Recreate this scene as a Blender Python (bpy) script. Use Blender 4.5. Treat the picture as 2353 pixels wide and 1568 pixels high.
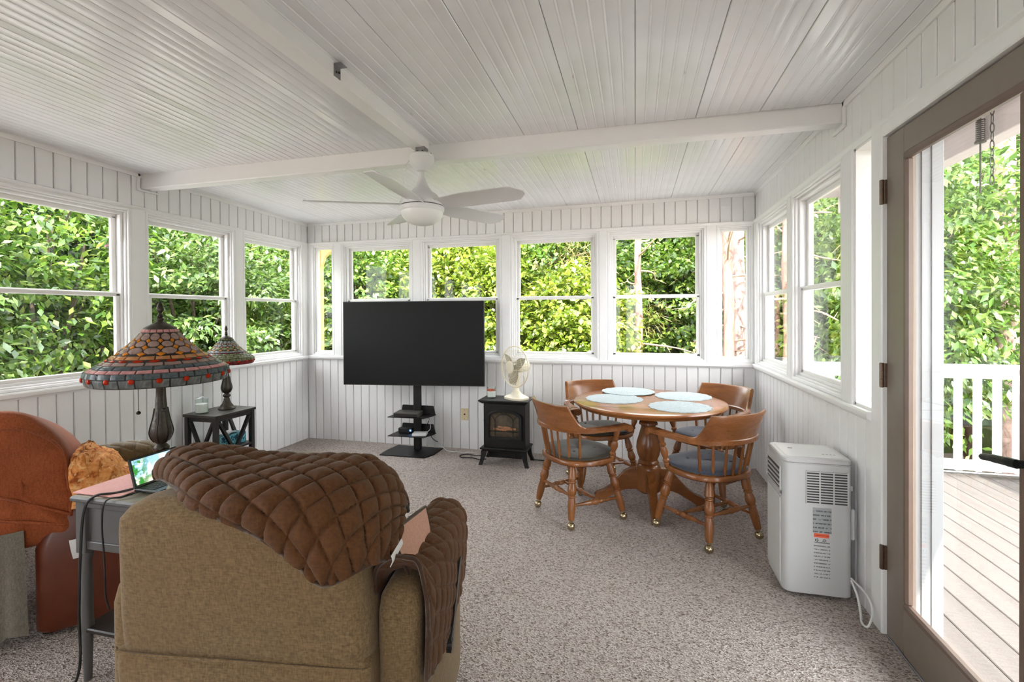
import bpy, bmesh, math, random
import numpy as np
from mathutils import Vector, Matrix, Euler

# ---------------------------------------------------------------- scene reset
for o in list(bpy.data.objects):
    bpy.data.objects.remove(o, do_unlink=True)
scene = bpy.context.scene
COL = scene.collection
PI = math.pi
random.seed(7)

# ---------------------------------------------------------------- camera
EYE = 1.365
cam_d = bpy.data.cameras.new('camera')
cam_d.sensor_fit = 'HORIZONTAL'
cam_d.sensor_width = 36.0
cam_d.lens = 1090.1 / 2353 * 36.0
cam_d.shift_y = -(784 - 730.55) / 2353
cam_d.clip_start = 0.05
cam_d.clip_end = 200
cam = bpy.data.objects.new('camera', cam_d)
COL.objects.link(cam)
cr = Vector((0.96798378, 0.25094942, -0.00563876))
cu = Vector((0.00363587, 0.00844419, 0.99995774))
cf = Vector((-0.25098643, 0.96796337, -0.00726142))
m = Matrix((cr, cu, -cf)).transposed().to_4x4()
m.translation = (0, 0, EYE)
cam.matrix_world = m
scene.camera = cam

# ---------------------------------------------------------------- sky, sun, exposure
world = bpy.data.worlds.new('sky')
scene.world = world
world.use_nodes = True
bg = world.node_tree.nodes['Background']
bg.inputs['Color'].default_value = (0.93, 0.95, 0.985, 1)
bg.inputs['Strength'].default_value = 6.0

sun_d = bpy.data.lights.new('sun', 'SUN')
sun_d.energy = 9.0
sun_d.angle = math.radians(0.6)
sun_d.color = (1.0, 0.94, 0.84)
sun = bpy.data.objects.new('sun', sun_d)
COL.objects.link(sun)
sun.rotation_euler = Vector((-0.36, 1.0, -1.0)).to_track_quat('-Z', 'Y').to_euler()

scene.view_settings.view_transform = 'Standard'
scene.view_settings.look = 'None'
scene.view_settings.gamma = 1.0
scene.view_settings.use_curve_mapping = False
scene.view_settings.exposure = 1.2

# ---------------------------------------------------------------- materials
def srgb(r, g, b):
    f = lambda c: (c / 255 / 12.92) if c <= 10.3 else ((c / 255 + 0.055) / 1.055) ** 2.4
    return (f(r), f(g), f(b), 1)

class NT:
    def __init__(s, name):
        s.m = bpy.data.materials.new(name)
        s.m.use_nodes = True
        s.t = s.m.node_tree
        s.b = s.t.nodes['Principled BSDF']
        s.out = s.t.nodes['Material Output']
        s._co = {}
    def n(s, typ, **kw):
        x = s.t.nodes.new(typ)
        for k, v in kw.items():
            if hasattr(x, k): setattr(x, k, v)
            else: x.inputs[k].default_value = v
        return x
    def l(s, a, b): s.t.links.new(a, b)
    def co(s, kind='Object', scale=None, rot=None):
        key = (kind, str(scale), str(rot))
        if key in s._co: return s._co[key]
        tc = s.n('ShaderNodeTexCoord')
        o = tc.outputs[kind]
        if scale is not None or rot is not None:
            mp = s.n('ShaderNodeMapping')
            if scale is not None: mp.inputs['Scale'].default_value = scale
            if rot is not None: mp.inputs['Rotation'].default_value = rot
            s.l(o, mp.inputs['Vector']); o = mp.outputs['Vector']
        s._co[key] = o
        return o
    def noise(s, scale, detail=3, co=None, rough=.55, dist=0):
        x = s.n('ShaderNodeTexNoise')
        x.inputs['Scale'].default_value = scale; x.inputs['Detail'].default_value = detail
        x.inputs['Roughness'].default_value = rough; x.inputs['Distortion'].default_value = dist
        s.l(co if co is not None else s.co(), x.inputs['Vector'])
        return x.outputs['Fac']
    def ramp(s, fac, stops, interp='LINEAR'):
        r = s.n('ShaderNodeValToRGB')
        e = r.color_ramp.elements
        r.color_ramp.interpolation = interp
        while len(e) < len(stops): e.new(0.5)
        for i, (p, c) in enumerate(stops):
            e[i].position = p; e[i].color = c
        s.l(fac, r.inputs['Fac'])
        return r.outputs['Color']
    def mix(s, a, b, fac, mode='MIX'):
        x = s.n('ShaderNodeMix', data_type='RGBA', blend_type=mode)
        for sock, v in ((x.inputs[6], a), (x.inputs[7], b)):
            if isinstance(v, tuple): sock.default_value = v
            else: s.l(v, sock)
        if isinstance(fac, (int, float)): x.inputs[0].default_value = fac
        else: s.l(fac, x.inputs[0])
        return x.outputs[2]
    def bump(s, h, strength=.3, dist=.01):
        x = s.n('ShaderNodeBump')
        x.inputs['Strength'].default_value = strength; x.inputs['Distance'].default_value = dist
        s.l(h, x.inputs['Height']); s.l(x.outputs['Normal'], s.b.inputs['Normal'])
    def col(s, c):
        if isinstance(c, tuple): s.b.inputs['Base Color'].default_value = c
        else: s.l(c, s.b.inputs['Base Color'])
    def set(s, rough=.5, metal=0, spec=.5, **kw):
        s.b.inputs['Roughness'].default_value = rough
        s.b.inputs['Metallic'].default_value = metal
        s.b.inputs['Specular IOR Level'].default_value = spec
        for k, v in kw.items(): s.b.inputs[k].default_value = v
        return s.m

def simple(name, c, rough=.5, metal=0, spec=.5, var=0, scale=20, bump=0, bscale=200, bd=.002):
    t = NT(name)
    if var:
        d = tuple(max(0, x * (1 - var)) for x in c[:3]) + (1,)
        l = tuple(min(1, x * (1 + var)) for x in c[:3]) + (1,)
        t.col(t.ramp(t.noise(scale, 4), [(.3, d), (.7, l)]))
    else: t.col(c)
    if bump: t.bump(t.noise(bscale, 3), bump, bd)
    return t.set(rough, metal, spec)

def wood(name, dark, light, rough=.35, scale=6, stretch=(1, 1, 12), ringscale=3.0):
    t = NT(name)
    co = t.co('Object', scale=stretch)
    n1 = t.noise(scale, 6, co, .6, 1.2)
    co2 = t.co('Object', scale=tuple(s * 6 for s in stretch))
    n2 = t.noise(scale * 2.5, 4, co2, .7)
    c = t.ramp(n1, [(.28, dark), (.5, tuple((a + b) / 2 for a, b in zip(dark, light))), (.72, light)])
    d2 = tuple(x * .55 for x in dark[:3]) + (1,)
    c = t.mix(c, d2, t.ramp(n2, [(.56, (0, 0, 0, 1)), (.72, (.55, .55, .55, 1))]))
    t.col(c)
    t.bump(n2, .12, .0015)
    return t.set(rough, 0, .5)

MAT = {}
def paint(name, c, rough, noise_amt=.035, bumpy=.08, spec=.5):
    t = NT(name)
    n = t.noise(9, 5, t.co('Object'))
    d = tuple(x * (1 - noise_amt) for x in c[:3]) + (1,)
    l = tuple(min(1, x * (1 + noise_amt)) for x in c[:3]) + (1,)
    t.col(t.ramp(n, [(.3, d), (.7, l)]))
    t.bump(t.noise(60, 4), bumpy, .003)
    return t.set(rough, 0, spec)
MAT['wall'] = paint('wall_white_paint', (.82, .815, .815, 1), .42, .012, .02)
MAT['trim'] = paint('trim_white_paint', (.84, .835, .835, 1), .34, .012, .02)
MAT['sash'] = paint('sash_white_vinyl', (.84, .83, .81, 1), .28, .01, .01)

def ceiling_mat():
    t = NT('ceiling_semigloss_white')
    co = t.co('Object')
    n = t.noise(7, 5, co)
    c = t.ramp(n, [(.3, (.79, .795, .815, 1)), (.7, (.83, .835, .855, 1))])
    # small knots and rusty streaks bleeding through the paint, stretched along the boards
    co2 = t.co('Object', scale=(16, 3.2, 16))
    k = t.noise(1.3, 2, co2)
    c = t.mix(c, (.36, .27, .2, 1), t.ramp(k, [(.765, (0, 0, 0, 1)), (.80, (.5, .5, .5, 1))]))
    t.col(c)
    t.bump(t.noise(26, 4, t.co('Object', scale=(2, .5, 1))), .05, .004)
    return t.set(.17, 0, .55)
MAT['ceil'] = ceiling_mat()
MAT['crack'] = simple('board_backing_grey', (.40, .38, .36, 1), .9)

def carpet():
    t = NT('berber_carpet')
    co = t.co('Object')
    sp = t.n('ShaderNodeTexVoronoi'); sp.inputs['Scale'].default_value = 120
    t.l(t.co('Object', scale=(1, 1.6, 1), rot=(0, 0, .6)), sp.inputs['Vector'])
    cellc = t.n('ShaderNodeSeparateColor'); t.l(sp.outputs['Color'], cellc.inputs[0])
    n2 = t.noise(185, 3, co, .65)
    base = t.ramp(cellc.outputs[0], [(.0, srgb(136, 120, 110)), (.22, srgb(182, 168, 160)), (.5, srgb(208, 196, 189)), (1, srgb(226, 216, 210))])
    dark = t.ramp(n2, [(.34, (1, 1, 1, 1)), (.43, (0, 0, 0, 1))])
    c = t.mix(base, srgb(100, 86, 78), dark)
    big = t.noise(2.2, 3, co)
    c = t.mix(c, (1, .97, .95, 1), t.ramp(big, [(.3, (0, 0, 0, 1)), (.75, (.12, .12, .12, 1))]), 'MULTIPLY')
    t.col(c)
    mx = t.n('ShaderNodeMath', operation='ADD'); t.l(sp.outputs['Distance'], mx.inputs[0]); t.l(n2, mx.inputs[1])
    t.bump(mx.outputs[0], .9, .012)
    return t.set(.95, 0, .1)
MAT['carpet'] = carpet()

def glass_thin(name, tint=(1, 1, 1, 1), gloss=.02, ior=1.45):
    t = NT(name)
    tr = t.n('ShaderNodeBsdfTransparent'); tr.inputs['Color'].default_value = tint
    gl = t.n('ShaderNodeBsdfGlossy'); gl.inputs['Roughness'].default_value = gloss
    # Schlick reflectance, the same from both faces of the thin pane
    g = t.n('ShaderNodeNewGeometry')
    dt = t.n('ShaderNodeVectorMath', operation='DOT_PRODUCT'); t.l(g.outputs['Incoming'], dt.inputs[0]); t.l(g.outputs['Normal'], dt.inputs[1])
    ab = t.n('ShaderNodeMath', operation='ABSOLUTE'); t.l(dt.outputs['Value'], ab.inputs[0])
    om = t.n('ShaderNodeMath', operation='SUBTRACT'); om.inputs[0].default_value = 1.0; t.l(ab.outputs[0], om.inputs[1])
    pw = t.n('ShaderNodeMath', operation='POWER'); pw.inputs[1].default_value = 5.0; t.l(om.outputs[0], pw.inputs[0])
    f0 = ((ior - 1) / (ior + 1)) ** 2
    fr = t.n('ShaderNodeMath', operation='MULTIPLY_ADD'); fr.inputs[1].default_value = 1 - f0; fr.inputs[2].default_value = f0; t.l(pw.outputs[0], fr.inputs[0])
    mx = t.n('ShaderNodeMixShader')
    t.l(fr.outputs[0], mx.inputs[0]); t.l(tr.outputs[0], mx.inputs[1]); t.l(gl.outputs[0], mx.inputs[2])
    t.l(mx.outputs[0], t.out.inputs['Surface'])
    return t.m
MAT['pane'] = glass_thin('window_glass', (.985, .99, .985, 1), .02, 1.25)
MAT['door_pane'] = glass_thin('door_glass', (.96, .975, .97, 1), .015, 1.6)
MAT['jar'] = glass_thin('jar_glass', (.93, .96, .95, 1), .03, 1.5)

MAT['door'] = simple('taupe_door_paint', srgb(128, 116, 106), .38, var=.05, scale=12)
MAT['door_edge'] = simple('brown_glazing_bead', srgb(112, 92, 80), .4, var=.06)
MAT['hinge'] = simple('aged_bronze_hinge', srgb(110, 92, 80), .4, .8, var=.15, scale=60)
MAT['black_metal'] = simple('black_powder_coat', (.009, .009, .009, 1), .45, 0, .35, bump=.08, bscale=400, bd=.0006)
MAT['black_plastic'] = simple('black_plastic', (.014, .014, .015, 1), .35)
MAT['tv_screen'] = simple('tv_matte_screen', (.012, .0122, .0125, 1), .5, 0, .16)
MAT['white_plastic'] = simple('white_plastic', (.74, .74, .74, 1), .32)
MAT['ac_white'] = simple('satin_white_casing', (.56, .56, .56, 1), .3)
MAT['white_gloss'] = simple('white_gloss_panel', (.80, .805, .81, 1), .12)
MAT['cream_plastic'] = simple('aged_cream_plastic', srgb(228, 219, 196), .38, var=.03)
MAT['grey_plastic'] = simple('grey_plastic', srgb(120, 122, 124), .5)
MAT['dark_grille'] = simple('dark_interior', (.05, .05, .052, 1), .7)
MAT['almond'] = simple('almond_plate', srgb(214, 196, 160), .4)
MAT['cable_black'] = simple('black_cable', (.012, .012, .012, 1), .5)
MAT['cable_white'] = simple('white_cable', (.78, .78, .77, 1), .45)
MAT['brass'] = simple('brass_caster', srgb(186, 170, 138), .25, 1.0, .5, var=.08, scale=80)
MAT['galv'] = simple('galvanised_steel', srgb(150, 148, 150), .38, .9, var=.15, scale=60)
MAT['rubber'] = simple('black_rubber', (.012, .012, .012, 1), .7)
MAT['oak'] = wood('honey_oak', srgb(104, 57, 26), srgb(154, 98, 54), .26, 7, (1, 1, .18))
MAT['oak_x'] = wood('honey_oak_sideways', srgb(104, 57, 26), srgb(158, 102, 58), .24, 7, (.18, 1, 1))
MAT['oak_top'] = wood('oak_table_top', srgb(124, 70, 34), srgb(172, 112, 64), .2, 5, (.16, 1.2, 1))
MAT['black_wood'] = wood('black_stained_wood', srgb(24, 21, 20), srgb(38, 35, 33), .45, 7, (1, 1, .2))
MAT['black_wood_x'] = wood('black_stained_wood_top', srgb(40, 36, 30), srgb(58, 53, 44), .36, 7, (1, .2, 1))
MAT['grey_wood'] = simple('grey_painted_wood', srgb(92, 90, 89), .42, var=.08, scale=18)
MAT['grey_wood_top'] = simple('worn_grey_table_top', srgb(124, 116, 98), .3, var=.08, scale=9)

def fabric(name, c1, c2, rough=.92, scale=240, bump=.35, big=None, sheen=.3):
    t = NT(name)
    co = t.co('Object')
    w1 = t.noise(scale, 2, t.co('Object', scale=(1, 1, .25)))
    w2 = t.noise(scale, 2, t.co('Object', scale=(.25, 1, 1)))
    ad = t.n('ShaderNodeMath', operation='ADD'); t.l(w1, ad.inputs[0]); t.l(w2, ad.inputs[1])
    hf = t.n('ShaderNodeMath', operation='MULTIPLY'); hf.inputs[1].default_value = .5; t.l(ad.outputs[0], hf.inputs[0])
    c = t.ramp(hf.outputs[0], [(.36, c1), (.64, c2)])
    if big:
        c = t.mix(c, big, t.ramp(t.noise(3, 3, co), [(.4, (0, 0, 0, 1)), (.75, (.5, .5, .5, 1))]))
    t.col(c)
    t.bump(hf.outputs[0], bump, .002)
    t.b.inputs['Sheen Weight'].default_value = sheen
    return t.set(rough, 0, .2)
MAT['beige'] = fabric('beige_upholstery', srgb(98, 79, 54), srgb(136, 113, 81), big=srgb(118, 92, 62), sheen=.15)
MAT['beige_cushion'] = fabric('beige_cushion_cloth', srgb(136, 128, 108), srgb(160, 152, 130), sheen=.15)
MAT['quilt'] = fabric('brown_quilted_microfibre', srgb(70, 42, 22), srgb(96, 60, 32), .7, 160, .15, srgb(104, 66, 36), .1)
MAT['quilt_lining'] = fabric('pinkish_tan_lining', srgb(190, 140, 120), srgb(206, 158, 138), .9, 200, .2)
MAT['quilt_bind'] = fabric('dark_brown_binding', srgb(58, 38, 25), srgb(74, 50, 34), .7, 200, .15)
MAT['olive'] = fabric('olive_brown_quilt', srgb(74, 60, 36), srgb(98, 80, 50), .8, 160, .15, srgb(88, 66, 38))
MAT['rust'] = fabric('rust_suede_cover', srgb(142, 70, 38), srgb(174, 92, 54), .8, 180, .12, srgb(84, 44, 24), .12)
MAT['grey_cloth'] = fabric('grey_skirt_cloth', srgb(112, 106, 96), srgb(140, 134, 122), .95, 200, .2)
MAT['leather'] = simple('dark_brown_leather', srgb(98, 44, 24), .32, var=.22, scale=10, bump=.12, bscale=180, bd=.0015)
MAT['cushion_dark'] = fabric('dark_olive_chair_pad', srgb(52, 48, 40), srgb(70, 65, 54), .9, 180, .2)
MAT['cushion_blue'] = fabric('slate_blue_chair_pad', srgb(58, 62, 74), srgb(78, 82, 94), .9, 180, .2)
MAT['placemat'] = fabric('pale_blue_woven_placemat', srgb(146, 162, 170), srgb(186, 198, 202), .9, 110, .6)
MAT['paper'] = simple('white_paper', (.82, .81, .80, 1), .8)
MAT['pink_cloth'] = fabric('pink_cloth', srgb(226, 150, 142), srgb(238, 178, 168), .9, 220, .2)
MAT['bronze'] = simple('antique_bronze', srgb(62, 55, 48), .42, .55, var=.3, scale=70, bump=.5, bscale=90, bd=.004)
MAT['lead'] = simple('dark_lead_came', (.03, .027, .024, 1), .42, .6)
MAT['chain'] = simple('dark_steel_chain', srgb(70, 64, 62), .45, .8)

def throw_mat():
    t = NT('orange_patterned_throw')
    co = t.co('Object')
    a = t.noise(16, 4, co, .6, 1.6)
    b = t.noise(40, 3, co, .6, 1.0)
    c = t.ramp(a, [(.36, srgb(150, 76, 34)), (.46, srgb(214, 134, 70)), (.60, srgb(232, 166, 100)), (.7, srgb(184, 106, 52))])
    c = t.mix(c, srgb(238, 196, 140), t.ramp(b, [(.56, (0, 0, 0, 1)), (.62, (.7, .7, .7, 1))]))
    t.col(c); t.bump(a, .3, .006)
    return t.set(.9, 0, .2)
MAT['throw'] = throw_mat()

def tissue_mat():
    t = NT('teal_patterned_carton')
    a = t.noise(22, 3, t.co('Object'), .5, 1.5)
    t.col(t.ramp(a, [(.38, srgb(20, 60, 84)), (.46, srgb(72, 160, 176)), (.56, srgb(150, 210, 208)), (.62, srgb(30, 110, 128)), (.7, srgb(214, 232, 224))], 'CONSTANT'))
    return t.set(.5)
MAT['tissue'] = tissue_mat()

def glass_piece(name, c1, c2, trans=.35):
    t = NT(name)
    n = t.noise(30, 4, t.co('Object'), .6, 1.5)
    t.col(t.ramp(n, [(.3, c1), (.7, c2)]))
    t.bump(n, .3, .004)
    t.b.inputs['Transmission Weight'].default_value = trans
    t.b.inputs['IOR'].default_value = 1.2
    return t.set(.22, 0, .5)
GP = {
 'pink': glass_piece('rose_art_glass', srgb(206, 140, 140), srgb(232, 176, 172)),
 'mauve': glass_piece('mauve_art_glass', srgb(150, 124, 116), srgb(188, 160, 148)),
 'grey': glass_piece('smoky_art_glass', srgb(106, 110, 112), srgb(150, 150, 146)),
 'orange': glass_piece('amber_art_glass', srgb(216, 122, 30), srgb(244, 164, 62)),
 'peach': glass_piece('peach_art_glass', srgb(196, 130, 76), srgb(216, 160, 110)),
 'red': glass_piece('red_art_glass', srgb(168, 40, 22), srgb(222, 66, 36)),
 'blue': glass_piece('slate_art_glass', srgb(72, 88, 96), srgb(120, 128, 130)),
 'green': glass_piece('olive_art_glass', srgb(92, 98, 70), srgb(140, 140, 104)),
 'dkred': glass_piece('wine_art_glass', srgb(96, 36, 40), srgb(150, 60, 60)),
}

def screen_mat():
    t = NT('lit_laptop_screen')
    co = t.co('Object')
    n = t.noise(30, 4, co, .6, .6)
    sep = t.n('ShaderNodeSeparateXYZ'); t.l(co, sep.inputs[0])
    ht = t.n('ShaderNodeMapRange'); ht.inputs['From Min'].default_value = 0.0; ht.inputs['From Max'].default_value = .105
    t.l(sep.outputs['Z'], ht.inputs['Value'])
    base = t.ramp(ht.outputs[0], [(.0, srgb(226, 218, 200)), (.16, srgb(214, 208, 186)), (.3, srgb(150, 178, 150)), (.5, srgb(158, 204, 226)), (1, srgb(150, 190, 232))])
    c = t.mix(base, srgb(236, 244, 250), t.ramp(n, [(.5, (0, 0, 0, 1)), (.62, (1, 1, 1, 1))]))
    g = t.noise(40, 3, co)
    lx = t.n('ShaderNodeMapRange'); lx.inputs['From Min'].default_value = -.01; lx.inputs['From Max'].default_value = -.06
    t.l(sep.outputs['X'], lx.inputs['Value'])
    gm = t.n('ShaderNodeMath', operation='MULTIPLY'); t.l(lx.outputs[0], gm.inputs[0])
    t.l(t.ramp(g, [(.46, (0, 0, 0, 1)), (.54, (1, 1, 1, 1))]), gm.inputs[1])
    c = t.mix(c, srgb(46, 128, 44), gm.outputs[0])
    t.col((0.01, 0.01, 0.01, 1))
    t.l(c, t.b.inputs['Emission Color']); t.b.inputs['Emission Strength'].default_value = 0.75
    return t.set(.15)
MAT['screen'] = screen_mat()

def leaf_mat(name, c1, c2, c3, trans=.45):
    t = NT(name)
    g = t.n('ShaderNodeNewGeometry')
    k_ = .56
    c = t.ramp(g.outputs['Random Per Island'], [(p_, tuple(v * k_ for v in q_[:3]) + (1,)) for p_, q_ in ((.0, c1), (.5, c2), (1, c3))])
    df = t.n('ShaderNodeBsdfDiffuse'); tl = t.n('ShaderNodeBsdfTranslucent'); gl = t.n('ShaderNodeBsdfGlossy')
    gl.inputs['Roughness'].default_value = .35
    t.l(c, df.inputs['Color'])
    warm = t.mix(c, (1.0, .95, .35, 1), .35, 'MULTIPLY')
    t.l(warm, tl.inputs['Color'])
    mx = t.n('ShaderNodeMixShader'); mx.inputs[0].default_value = trans
    t.l(df.outputs[0], mx.inputs[1]); t.l(tl.outputs[0], mx.inputs[2])
    m2 = t.n('ShaderNodeMixShader'); m2.inputs[0].default_value = .06
    t.l(mx.outputs[0], m2.inputs[1]); t.l(gl.outputs[0], m2.inputs[2])
    t.l(m2.outputs[0], t.out.inputs['Surface'])
    return t.m
LEAF = {
 'laurel': leaf_mat('laurel_leaves', srgb(58, 92, 34), srgb(110, 150, 64), srgb(170, 196, 118)),
 'maple': leaf_mat('maple_leaves', srgb(92, 126, 26), srgb(156, 184, 50), srgb(206, 218, 96)),
 'bush': leaf_mat('bush_leaves', srgb(60, 100, 30), srgb(116, 160, 52), srgb(180, 204, 96)),
 'dark': leaf_mat('dark_understorey_leaves', srgb(30, 54, 18), srgb(52, 84, 28), srgb(84, 118, 42)),
 'hemlock': leaf_mat('hemlock_leaves', srgb(64, 104, 36), srgb(120, 164, 70), srgb(178, 206, 110)),
 'needle': leaf_mat('pine_needles', srgb(128, 122, 58), srgb(176, 168, 96), srgb(214, 204, 140), .2),
}
MAT['bark'] = wood('pine_bark', srgb(84, 62, 54), srgb(176, 138, 124), .9, 9, (1, 1, .3))
MAT['bark_pale'] = wood('pale_peeling_bark', srgb(96, 74, 68), srgb(190, 164, 156), .9, 12, (1, 1, .4))
MAT['twig'] = simple('grey_twigs', srgb(150, 128, 108), .9, var=.2)
MAT['stem'] = simple('dark_stems', srgb(70, 58, 46), .9, var=.3)
MAT['earth'] = simple('pale_bounce_ground', srgb(150, 138, 120), .95, var=.25, scale=2)  # ground colour lightened so it bounces daylight up to the ceiling
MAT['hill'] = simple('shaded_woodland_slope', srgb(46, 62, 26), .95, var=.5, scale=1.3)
MAT['deck'] = wood('weathered_deck_board', srgb(76, 69, 66), srgb(94, 87, 84), .7, 6, (1, .12, 1))
MAT['bounce_slab'] = simple('pale_bounce_surface', (.42, .41, .40, 1), .8, var=.08, scale=3)
MAT['storm'] = simple('grey_white_storm_frame', (.26, .26, .265, 1), .45)
MAT['beam_paint'] = simple('shaded_beam_paint', srgb(188, 178, 178), .5, var=.04)
MAT['rail'] = simple('white_railing_paint', (.78, .78, .78, 1), .5)
MAT['ochre'] = simple('ochre_post_paint', srgb(214, 178, 112), .6, var=.1)
MAT['pinkbloom'] = leaf_mat('rhododendron_blossom', srgb(150, 96, 120), srgb(186, 136, 156), srgb(214, 176, 188))

# ---------------------------------------------------------------- mesh builder
class MB:
    def __init__(s): s.v = []; s.f = []
    def add(s, vs, fs):
        o = len(s.v); s.v += [tuple(p) for p in vs]; s.f += [tuple(i + o for i in f) for f in fs]; return s
    def box(s, x0, x1, y0, y1, z0, z1, c=0):
        if x0 > x1: x0, x1 = x1, x0
        if y0 > y1: y0, y1 = y1, y0
        if z0 > z1: z0, z1 = z1, z0
        if not c:
            vs = [(x, y, z) for x in (x0, x1) for y in (y0, y1) for z in (z0, z1)]
            return s.add(vs, [(0, 1, 3, 2), (4, 6, 7, 5), (0, 4, 5, 1), (2, 3, 7, 6), (0, 2, 6, 4), (1, 5, 7, 3)])
        c = min(c, (x1 - x0) * .49, (y1 - y0) * .49, (z1 - z0) * .49)
        bm = bmesh.new()
        vs = [bm.verts.new((x, y, z)) for x in (x0, x1) for y in (y0, y1) for z in (z0, z1)]
        for q in [(0, 1, 3, 2), (4, 6, 7, 5), (0, 4, 5, 1), (2, 3, 7, 6), (0, 2, 6, 4), (1, 5, 7, 3)]:
            bm.faces.new([vs[i] for i in q])
        bmesh.ops.bevel(bm, geom=bm.edges[:], offset=c, segments=1 if c < .012 else 3, affect='EDGES', profile=.5)
        bm.verts.index_update()
        r = s.add([v.co[:] for v in bm.verts], [[v.index for v in f.verts] for f in bm.faces]); bm.free(); return r
    def frame(s, p0, p1, prof, seg=16, cap=True):
        """turned piece: prof = [(t 0..1, radius)] along the axis p0 -> p1"""
        p0 = Vector(p0); p1 = Vector(p1); ax = p1 - p0
        a = ax.normalized(); b = a.orthogonal().normalized(); c = a.cross(b)
        vs = []; fs = []; n = len(prof)
        for t, r in prof:
            q = p0 + ax * t
            for k in range(seg):
                w = 2 * PI * k / seg
                vs.append(q + (b * math.cos(w) + c * math.sin(w)) * r)
        for i in range(n - 1):
            for k in range(seg):
                k2 = (k + 1) % seg
                fs.append((i * seg + k, i * seg + k2, (i + 1) * seg + k2, (i + 1) * seg + k))
        if cap:
            fs.append(tuple(range(seg))[::-1]); fs.append(tuple((n - 1) * seg + k for k in range(seg)))
        return s.add(vs, fs)
    def lathe(s, prof, seg=24, c=(0, 0, 0), cap=True):
        """prof = [(r, z)] about a vertical axis"""
        vs = []; fs = []; n = len(prof)
        for r, z in prof:
            for k in range(seg):
                w = 2 * PI * k / seg
                vs.append((c[0] + r * math.cos(w), c[1] + r * math.sin(w), c[2] + z))
        for i in range(n - 1):
            for k in range(seg):
                k2 = (k + 1) % seg
                fs.append((i * seg + k, i * seg + k2, (i + 1) * seg + k2, (i + 1) * seg + k))
        if cap:
            fs.append(tuple(range(seg))[::-1]); fs.append(tuple((n - 1) * seg + k for k in range(seg)))
        return s.add(vs, fs)
    def tube(s, pts, r, seg=8, closed=False):
        pts = [Vector(p) for p in pts]; n = len(pts); vs = []; fs = []
        rr = r if isinstance(r, (list, tuple)) else [r] * n
        prev = None
        for i in range(n):
            a = pts[(i + 1) % n] if (closed or i < n - 1) else pts[i]
            b = pts[i - 1] if (closed or i > 0) else pts[i]
            t = (a - b)
            t = t.normalized() if t.length > 1e-9 else Vector((0, 0, 1))
            if prev is None: u = t.orthogonal().normalized()
            else:
                u = prev - t * prev.dot(t)
                u = u.normalized() if u.length > 1e-6 else t.orthogonal().normalized()
            prev = u; w = t.cross(u)
            for k in range(seg):
                q = 2 * PI * k / seg
                vs.append(pts[i] + (u * math.cos(q) + w * math.sin(q)) * rr[i])
        m = n if closed else n - 1
        for i in range(m):
            j = (i + 1) % n
            for k in range(seg):
                k2 = (k + 1) % seg
                fs.append((i * seg + k, i * seg + k2, j * seg + k2, j * seg + k))
        if not closed:
            fs.append(tuple(range(seg))[::-1]); fs.append(tuple((n - 1) * seg + k for k in range(seg)))
        return s.add(vs, fs)
    def prism(s, poly, a0, a1, axis='z'):
        """extrude a 2D polygon; axis z: (x,y), axis y: (x,z), axis x: (y,z)"""
        def P(p, a):
            return {'z': (p[0], p[1], a), 'y': (p[0], a, p[1]), 'x': (a, p[0], p[1])}[axis]
        n = len(poly)
        vs = [P(p, a0) for p in poly] + [P(p, a1) for p in poly]
        fs = [tuple(range(n))[::-1], tuple(range(n, 2 * n))]
        fs += [(i, (i + 1) % n, n + (i + 1) % n, n + i) for i in range(n)]
        return s.add(vs, fs)
    def grid(s, rows, closed_u=False, closed_v=False):
        n = len(rows); mm = len(rows[0])
        vs = [p for r in rows for p in r]; fs = []
        for i in range(n if closed_u else n - 1):
            for j in range(mm if closed_v else mm - 1):
                i2 = (i + 1) % n; j2 = (j + 1) % mm
                fs.append((i * mm + j, i * mm + j2, i2 * mm + j2, i2 * mm + j))
        return s.add(vs, fs)
    def sweep(s, pts, prof, ups=None, closed=False, caps=True):
        """sweep a 2D profile (side, up) along pts, keeping the given up vector(s)"""
        pts = [Vector(p) for p in pts]; n = len(pts); k = len(prof); vs = []; fs = []
        for i in range(n):
            a = pts[(i + 1) % n] if (closed or i < n - 1) else pts[i]
            b = pts[i - 1] if (closed or i > 0) else pts[i]
            t = (a - b).normalized()
            up = Vector(ups[i]) if ups else Vector((0, 0, 1))
            sd = t.cross(up).normalized(); u2 = sd.cross(t).normalized()
            pr = prof[i] if isinstance(prof[0], list) else prof
            for q in pr: vs.append(pts[i] + sd * q[0] + u2 * q[1])
        k = len(prof[0]) if isinstance(prof[0], list) else len(prof)
        for i in range(n if closed else n - 1):
            j = (i + 1) % n
            for q in range(k):
                q2 = (q + 1) % k
                fs.append((i * k + q, i * k + q2, j * k + q2, j * k + q))
        if caps and not closed:
            fs.append(tuple(range(k))[::-1]); fs.append(tuple((n - 1) * k + q for q in range(k)))
        return s.add(vs, fs)
    def ball(s, c, r, sc=(1, 1, 1), nu=12, nv=8):
        rows = []
        for i in range(nv + 1):
            a = PI * i / nv
            rr = max(math.sin(a), 1e-3)
            rows.append([(c[0] + r * sc[0] * rr * math.cos(2 * PI * k / nu), c[1] + r * sc[1] * rr * math.sin(2 * PI * k / nu), c[2] + r * sc[2] * math.cos(a)) for k in range(nu)])
        return s.grid(rows, closed_v=True)
    def mesh(s, name, ang=35):
        me = bpy.data.meshes.new(name)
        me.from_pydata(s.v, [], s.f)
        me.validate(); me.update()
        bm = bmesh.new(); bm.from_mesh(me); bmesh.ops.recalc_face_normals(bm, faces=bm.faces); bm.to_mesh(me); bm.free()
        me.polygons.foreach_set('use_smooth', [True] * len(me.polygons))
        me.set_sharp_from_angle(angle=math.radians(ang))
        return me
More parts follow.
